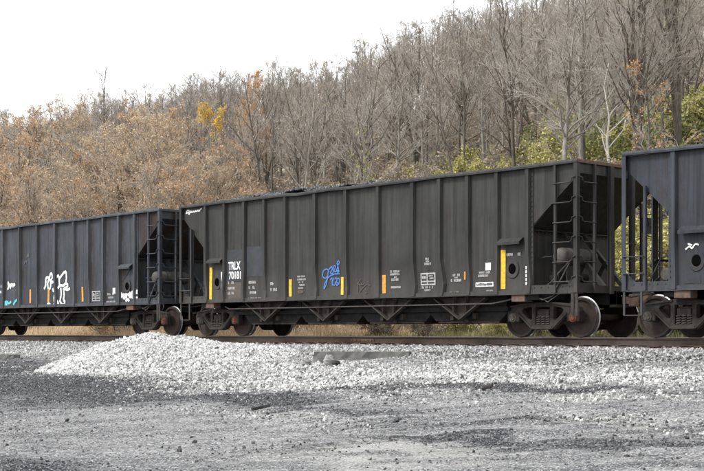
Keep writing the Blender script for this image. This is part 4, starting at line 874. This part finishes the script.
# single trees that stand out
x, h = height_to(205, 112, 14); plant('yellow_tree', YELLOW, x, 14, h, 'small tree with a bright yellow and orange crown among the tan trees', 'tree', rx=.8)
x, h = height_to(247, 72, 24); plant('orange_tree', ORANGE, x, 24, h, 'tall slender tree with thin orange leaves to its top', 'tree', rx=.75)
x, h = height_to(362, 126, 13); plant('yellow_tree', SAPLING, x, 13, h*.98, 'sparse pale yellow sapling above the middle of the dark car', 'tree', rx=.5)
x, h = height_to(583, -30, 16); plant('tall_tree', TALL, x, 16, h, 'tall straight mottled trunk above the ladder end of the dark car', 'tree', rz=1.0)
x, h = height_to(634, -60, 14); plant('twin_tree', BIG, x, 14, h, 'big dark twin-stemmed tree right of the pale snag', 'tree', rz=2.2)
x, h = height_to(610, 55, 15); plant('pale_snag', PALE, x, 15, h, 'pale bleached snag with one forked white limb', 'tree', rz=.5)
x, h = height_to(676, -70, 17); plant('tall_tree', VINE, x, 17, h, 'thick vine-hung trunk at the upper right edge', 'tree', rz=.4)
x, h = height_to(655, 75, 12.5); plant('amber_tree', AMBER, x, 12.5, h, 'small tree holding orange and yellow leaves under the twin-stemmed tree', 'tree')
x, h = height_to(478, 75, 15); plant('leaning_tree', BARE[2], x, 15, h*1.25, 'dark trunk leaning left above the right half of the dark car', 'tree', tilt=(0, 0), rx=1.0).rotation_euler = (R(-6), R(-14), 1)
x, h = height_to(108, 60, 22); plant('bare_tree', BARE[4], x, 22, h*.95, 'lone thin bare tree rising above the tan crowns at left', 'tree', rx=.7)
x, h = height_to(92, 66, 24); plant('bare_tree', BARE[5], x, 24, h*.9, 'slim leafless pole of a tree just left of the lone thin one', 'tree', rx=.45)

# the wood on the hillside
placed = []
def free(x, y, dmin):
    for a, b_ in placed:
        if (a-x)**2+(b_-y)**2 < dmin*dmin: return False
    placed.append((x, y)); return True
cnt = 0; tries = 0
while cnt < 285 and tries < 20000:
    tries += 1
    y = 12+12*rng.random() if cnt < 34 else 22+72*rng.random()**1.1; px = rng.uniform(-60, 765); x, z = ray(px, y)
    if not free(x, y, 2.4 if y < 24 else 2.6+.008*z): continue
    lim = float(np.interp(px, SKY_X, SKY_Y)); top = CAM[2]+(331.47-lim)*z/FP-float(gz(x, y))
    h = min(top*rng.uniform(.86, 1.02), rng.uniform(9, 15))
    if h < 3.5: continue
    if px < 235 and y < 17: continue
    K = LIT[int(rng.integers(2))] if rng.random() < .2 else BARE[int(rng.integers(9))]
    if K in LIT: plant('thin_leafed_tree', K, x, y, h, 'grey tree with a few brown leaves left, in the hillside wood', 'tree', 'nearly bare trees in the hillside wood', rx=rng.uniform(.75, 1.1))
    else: plant('bare_tree', K, x, y, h, 'leafless grey tree in the dense hillside wood behind the train', 'tree', 'bare trees in the hillside wood', rx=rng.uniform(.75, 1.1))
    cnt += 1
# tan leafed trees along the foot of the hill at left
k = 0
for row, (yy, lo, hi, top0, top1, num) in enumerate(((19, -60, 245, 135, 108, 11), (14, -60, 240, 155, 128, 12), (9.5, -60, 240, 185, 160, 12))):
    for i in range(num):
        px = lo+(hi-lo)*(i+.5)/num+rng.uniform(-9, 9); y = yy+rng.uniform(-1.5, 1.5); x, h = height_to(px, rng.uniform(top1, top0)-(12 if 90 < px < 200 else 0)+(16 if px > 215 else 0), y)
        plant('tan_tree', TAN[k % 4], x, y, h, 'bushy tree with dry tan leaves along the foot of the hill at left', 'tree', 'tan-leafed trees at the foot of the hill', rx=rng.uniform(.95, 1.3)); k += 1
# brush on the slope
def shrub(kind_, px, y, h, label, group, rx=1.2):
    x, z = ray(px, y); plant(kind_+'_bush', SHRUB[kind_], x, y, h, label, 'bush', group, rx=rx*rng.uniform(.8, 1.2))
LB = {'tan': ('dry tan bush behind the train', 'tan bushes on the slope'), 'lime': ('yellow-green leafy bush on the slope behind the train', 'yellow-green bushes on the slope'), 'olive': ('green leafy bush on the slope behind the right-hand cars', 'green bushes on the slope'), 'bare': ('bare twiggy grey bush on the hillside', 'bare bushes on the slope'), 'brown': ('brown-leafed bush low on the hillside', 'brown bushes on the slope')}
for i in range(64): shrub('olive' if rng.random() < .5 else 'lime', rng.uniform(560, 780), rng.uniform(18, 28), rng.uniform(3.4, 5), 'green bush', None)   # right: green brush above and between the cars
for i in range(14): shrub('lime', rng.uniform(600, 760), rng.uniform(5.5, 9), rng.uniform(2.6, 4), 'bush', None)
for i in range(34): shrub('lime', rng.uniform(330, 600), rng.uniform(19, 25), rng.uniform(3, 4.2), 'bush', None, .9)
for i in range(44): shrub('brown' if rng.random() < .6 else 'bare', rng.uniform(225, 640), rng.uniform(16, 36), rng.uniform(2.8, 4.6), 'bush', None)
for i in range(30): shrub('bare', rng.uniform(230, 780), rng.uniform(14, 40), rng.uniform(2.6, 4.4), 'bush', None)
for i in range(28): shrub('tan', rng.uniform(-60, 320), rng.uniform(5, 12), rng.uniform(2, 3.4), 'bush', None)
for i in range(22): shrub('brown' if rng.random() < .5 else 'lime', rng.uniform(240, 640), rng.uniform(5, 8.5), rng.uniform(1.2, 2.2), 'bush', None)
# every plant's label says where it stands: which part of the train it shows above, how far up, and its place in that row
ZONE = [(-999, 0, 'past the left edge'), (0, 90, 'above the white graffiti'), (90, 180, 'above the leftmost ladder'), (180, 290, 'above the white number'), (290, 400, 'above the blue scrawl'), (400, 500, 'above the boxed stencil'), (500, 606, 'above the dark car ladder'), (606, 704, 'above the rightmost car'), (704, 9999, 'past the right edge')]
BAND = [(-9, 11, 'at the slope foot'), (11, 22, 'low on the slope'), (22, 50, 'halfway up the slope'), (50, 199, 'near the ridge')]
NTH = ['first', 'second', 'third', 'fourth', 'fifth', 'sixth', 'seventh', 'eighth', 'ninth', 'tenth', 'eleventh', 'twelfth', 'thirteenth', 'fourteenth', 'fifteenth', 'sixteenth', 'seventeenth', 'eighteenth', 'nineteenth', 'twentieth', 'twenty-first', 'twenty-second', 'twenty-third', 'twenty-fourth']
SHORT = {'bare_tree': 'leafless grey tree', 'thin_leafed_tree': 'brown-tinged grey tree', 'tan_tree': 'bushy tan-leafed tree', 'tan_bush': 'dry tan bush', 'lime_bush': 'yellow-green bush', 'olive_bush': 'green bush', 'bare_bush': 'bare twiggy bush', 'brown_bush': 'brown-leafed bush'}
rows = {}
for o in COL.objects:
    nm = o.name.split('.')[0]
    if o.type == 'EMPTY' and nm in SHORT and (o.get('group') or nm.endswith('_bush')):
        px, z = column(o.location.x, o.location.y)
        zn = next(t for a, b_, t in ZONE if a <= px < b_); bd = next(t for a, b_, t in BAND if a <= o.location.y < b_)
        rows.setdefault((nm, bd, zn), []).append((px, o))
        if nm.endswith('_bush'): o['group'] = LB[nm[:-5]][1]
for (nm, bd, zn), lst in rows.items():
    lst.sort(key=lambda q: q[0])
    for i, (px, o) in enumerate(lst): o['label'] = SHORT[nm]+' '+bd+' '+zn+(', '+NTH[min(i, 23)]+' from left' if len(lst) > 1 else '')

# the rest of the wood, too thick to tell its trees apart, and the undergrowth between them
def mass(name, sources, pts, sc, label, cat):
    g = bpy.data.node_groups.new(name, 'GeometryNodeTree'); l = g.links.new
    g.interface.new_socket('Geometry', in_out='INPUT', socket_type='NodeSocketGeometry'); g.interface.new_socket('Geometry', in_out='OUTPUT', socket_type='NodeSocketGeometry')
    gi = g.nodes.new('NodeGroupInput'); go = g.nodes.new('NodeGroupOutput'); jn = g.nodes.new('GeometryNodeJoinGeometry')
    for src in sources:
        j2 = g.nodes.new('GeometryNodeJoinGeometry'); g2i = g.nodes.new('GeometryNodeGeometryToInstance')
        for ch in src:
            oi = g.nodes.new('GeometryNodeObjectInfo'); oi.transform_space = 'ORIGINAL'; oi.inputs[0].default_value = ch; l(oi.outputs['Geometry'], j2.inputs[0])
        l(j2.outputs[0], g2i.inputs[0]); l(g2i.outputs[0], jn.inputs[0])
    ins = g.nodes.new('GeometryNodeInstanceOnPoints'); ins.inputs['Pick Instance'].default_value = True
    ra = g.nodes.new('GeometryNodeInputNamedAttribute'); ra.data_type = 'FLOAT_VECTOR'; ra.inputs[0].default_value = 'rot'
    sa = g.nodes.new('GeometryNodeInputNamedAttribute'); sa.data_type = 'FLOAT_VECTOR'; sa.inputs[0].default_value = 'size'
    l(gi.outputs[0], ins.inputs['Points']); l(jn.outputs[0], ins.inputs['Instance']); l(ra.outputs[0], ins.inputs['Rotation']); l(sa.outputs[0], ins.inputs['Scale']); l(ins.outputs[0], go.inputs[0])
    o = mesh_np(name, np.array(pts), []); q = len(pts); rot = np.zeros((q, 3)); rot[:, 2] = rng.random(q)*6.28
    a = o.data.attributes.new('rot', 'FLOAT_VECTOR', 'POINT'); a.data.foreach_set('vector', rot.astype(np.float32).ravel())
    a = o.data.attributes.new('size', 'FLOAT_VECTOR', 'POINT'); a.data.foreach_set('vector', np.array(sc, np.float32).ravel())
    o.modifiers.new('scatter', 'NODES').node_group = g; tag(o, label, cat, kind='stuff')
byme = {}
for o in COL.objects:
    if o.type == 'MESH' and o.parent: byme.setdefault(o.data.name, o)
src = [[byme[m_.name] for m_ in K[:3] if m_ and m_.name in byme] for K in BARE+LIT]; Hs = 13.0
pts = []; scs = []
for _ in range(4000):
    if len(pts) >= 470: break
    y = 20+85*rng.random()**.95; px = rng.uniform(-60, 765); x, z = ray(px, y)
    if px < 240 and y < 24: continue
    lim = float(np.interp(px, SKY_X, SKY_Y)); top = CAM[2]+(331.47-lim)*z/FP-float(gz(x, y)); h = min(top*rng.uniform(.78, 1.0), rng.uniform(8, 14))
    if h < 3: continue
    wv = rng.uniform(.8, 1.25)*h/Hs; pts.append((x, y, float(gz(x, y))-.1)); scs.append((wv, wv, h/Hs))
mass('hillside_wood', src, pts, scs, 'thick grey leafless wood covering the hill behind the train', 'wood')
src = [[byme[m_.name] for m_ in SHRUB[c][:3] if m_ and m_.name in byme] for c in ('bare', 'brown', 'bare')]
pts = []; scs = []
for _ in range(520):
    y = 14+80*rng.random()**1.2; px = rng.uniform(-60, 765); x, z = ray(px, y); h = rng.uniform(.7, 1.3); wv = h*rng.uniform(1.0, 1.6)
    pts.append((x, y, float(gz(x, y))-.1)); scs.append((wv, wv, h))
mass('undergrowth', src, pts, scs, 'tangled bare and brown undergrowth between the trees on the hill', 'undergrowth')

# dry grass behind the rails and on the bank
def grass(name, num, x0, x1, y0, y1, hlo, hhi, mat, label, clump=1.2):
    x = rng.uniform(x0, x1, num); y = rng.uniform(y0, y1, num); k = rng.random(num) < .25+.9*vnoise(x*clump, y*clump, 71); x, y = x[k], y[k]; q = len(x); z = gz(x, y)
    h = rng.uniform(hlo, hhi, q)*(.5+.8*vnoise(x*.9, y*.9, 72)); a = rng.uniform(0, 6.28, q); wv = rng.uniform(.006, .014, q); ln = rng.normal(0, .35, (q, 2))
    b_ = np.stack([x, y, z-.02], 1); s_ = np.stack([np.cos(a)*wv, np.sin(a)*wv, 0*a], 1); m1 = b_+np.stack([ln[:, 0]*h*.35, ln[:, 1]*h*.35, h*.6], 1); t_ = b_+np.stack([ln[:, 0]*h, ln[:, 1]*h, h*(1-.25*np.abs(ln[:, 0]))], 1)
    v = np.stack([b_-s_, b_+s_, m1+s_*.7, m1-s_*.7, t_+s_*.2, t_-s_*.2], 1).reshape(-1, 3); i = np.arange(q)*6
    f = np.concatenate([np.stack([i, i+1, i+2, i+3], 1), np.stack([i+3, i+2, i+4, i+5], 1)])
    o = bpy.data.objects.new(name, mk(name, (v, f), mat)); COL.objects.link(o); tag(o, label, 'grass', kind='stuff')
grass('dry_grass', 60000, -48, -5, 2.9, 8, .5, 1.0, 'straw', 'tall dry tan grass behind the rails at left')
grass('verge_grass', 60000, -6, 18, 2.9, 8, .3, .75, 'straw_green', 'green and tan verge grass behind the rails')
grass('hill_grass', 40000, -60, 16, 8, 30, .4, .9, 'straw', 'dead grass and stalks on the hillside', .5)
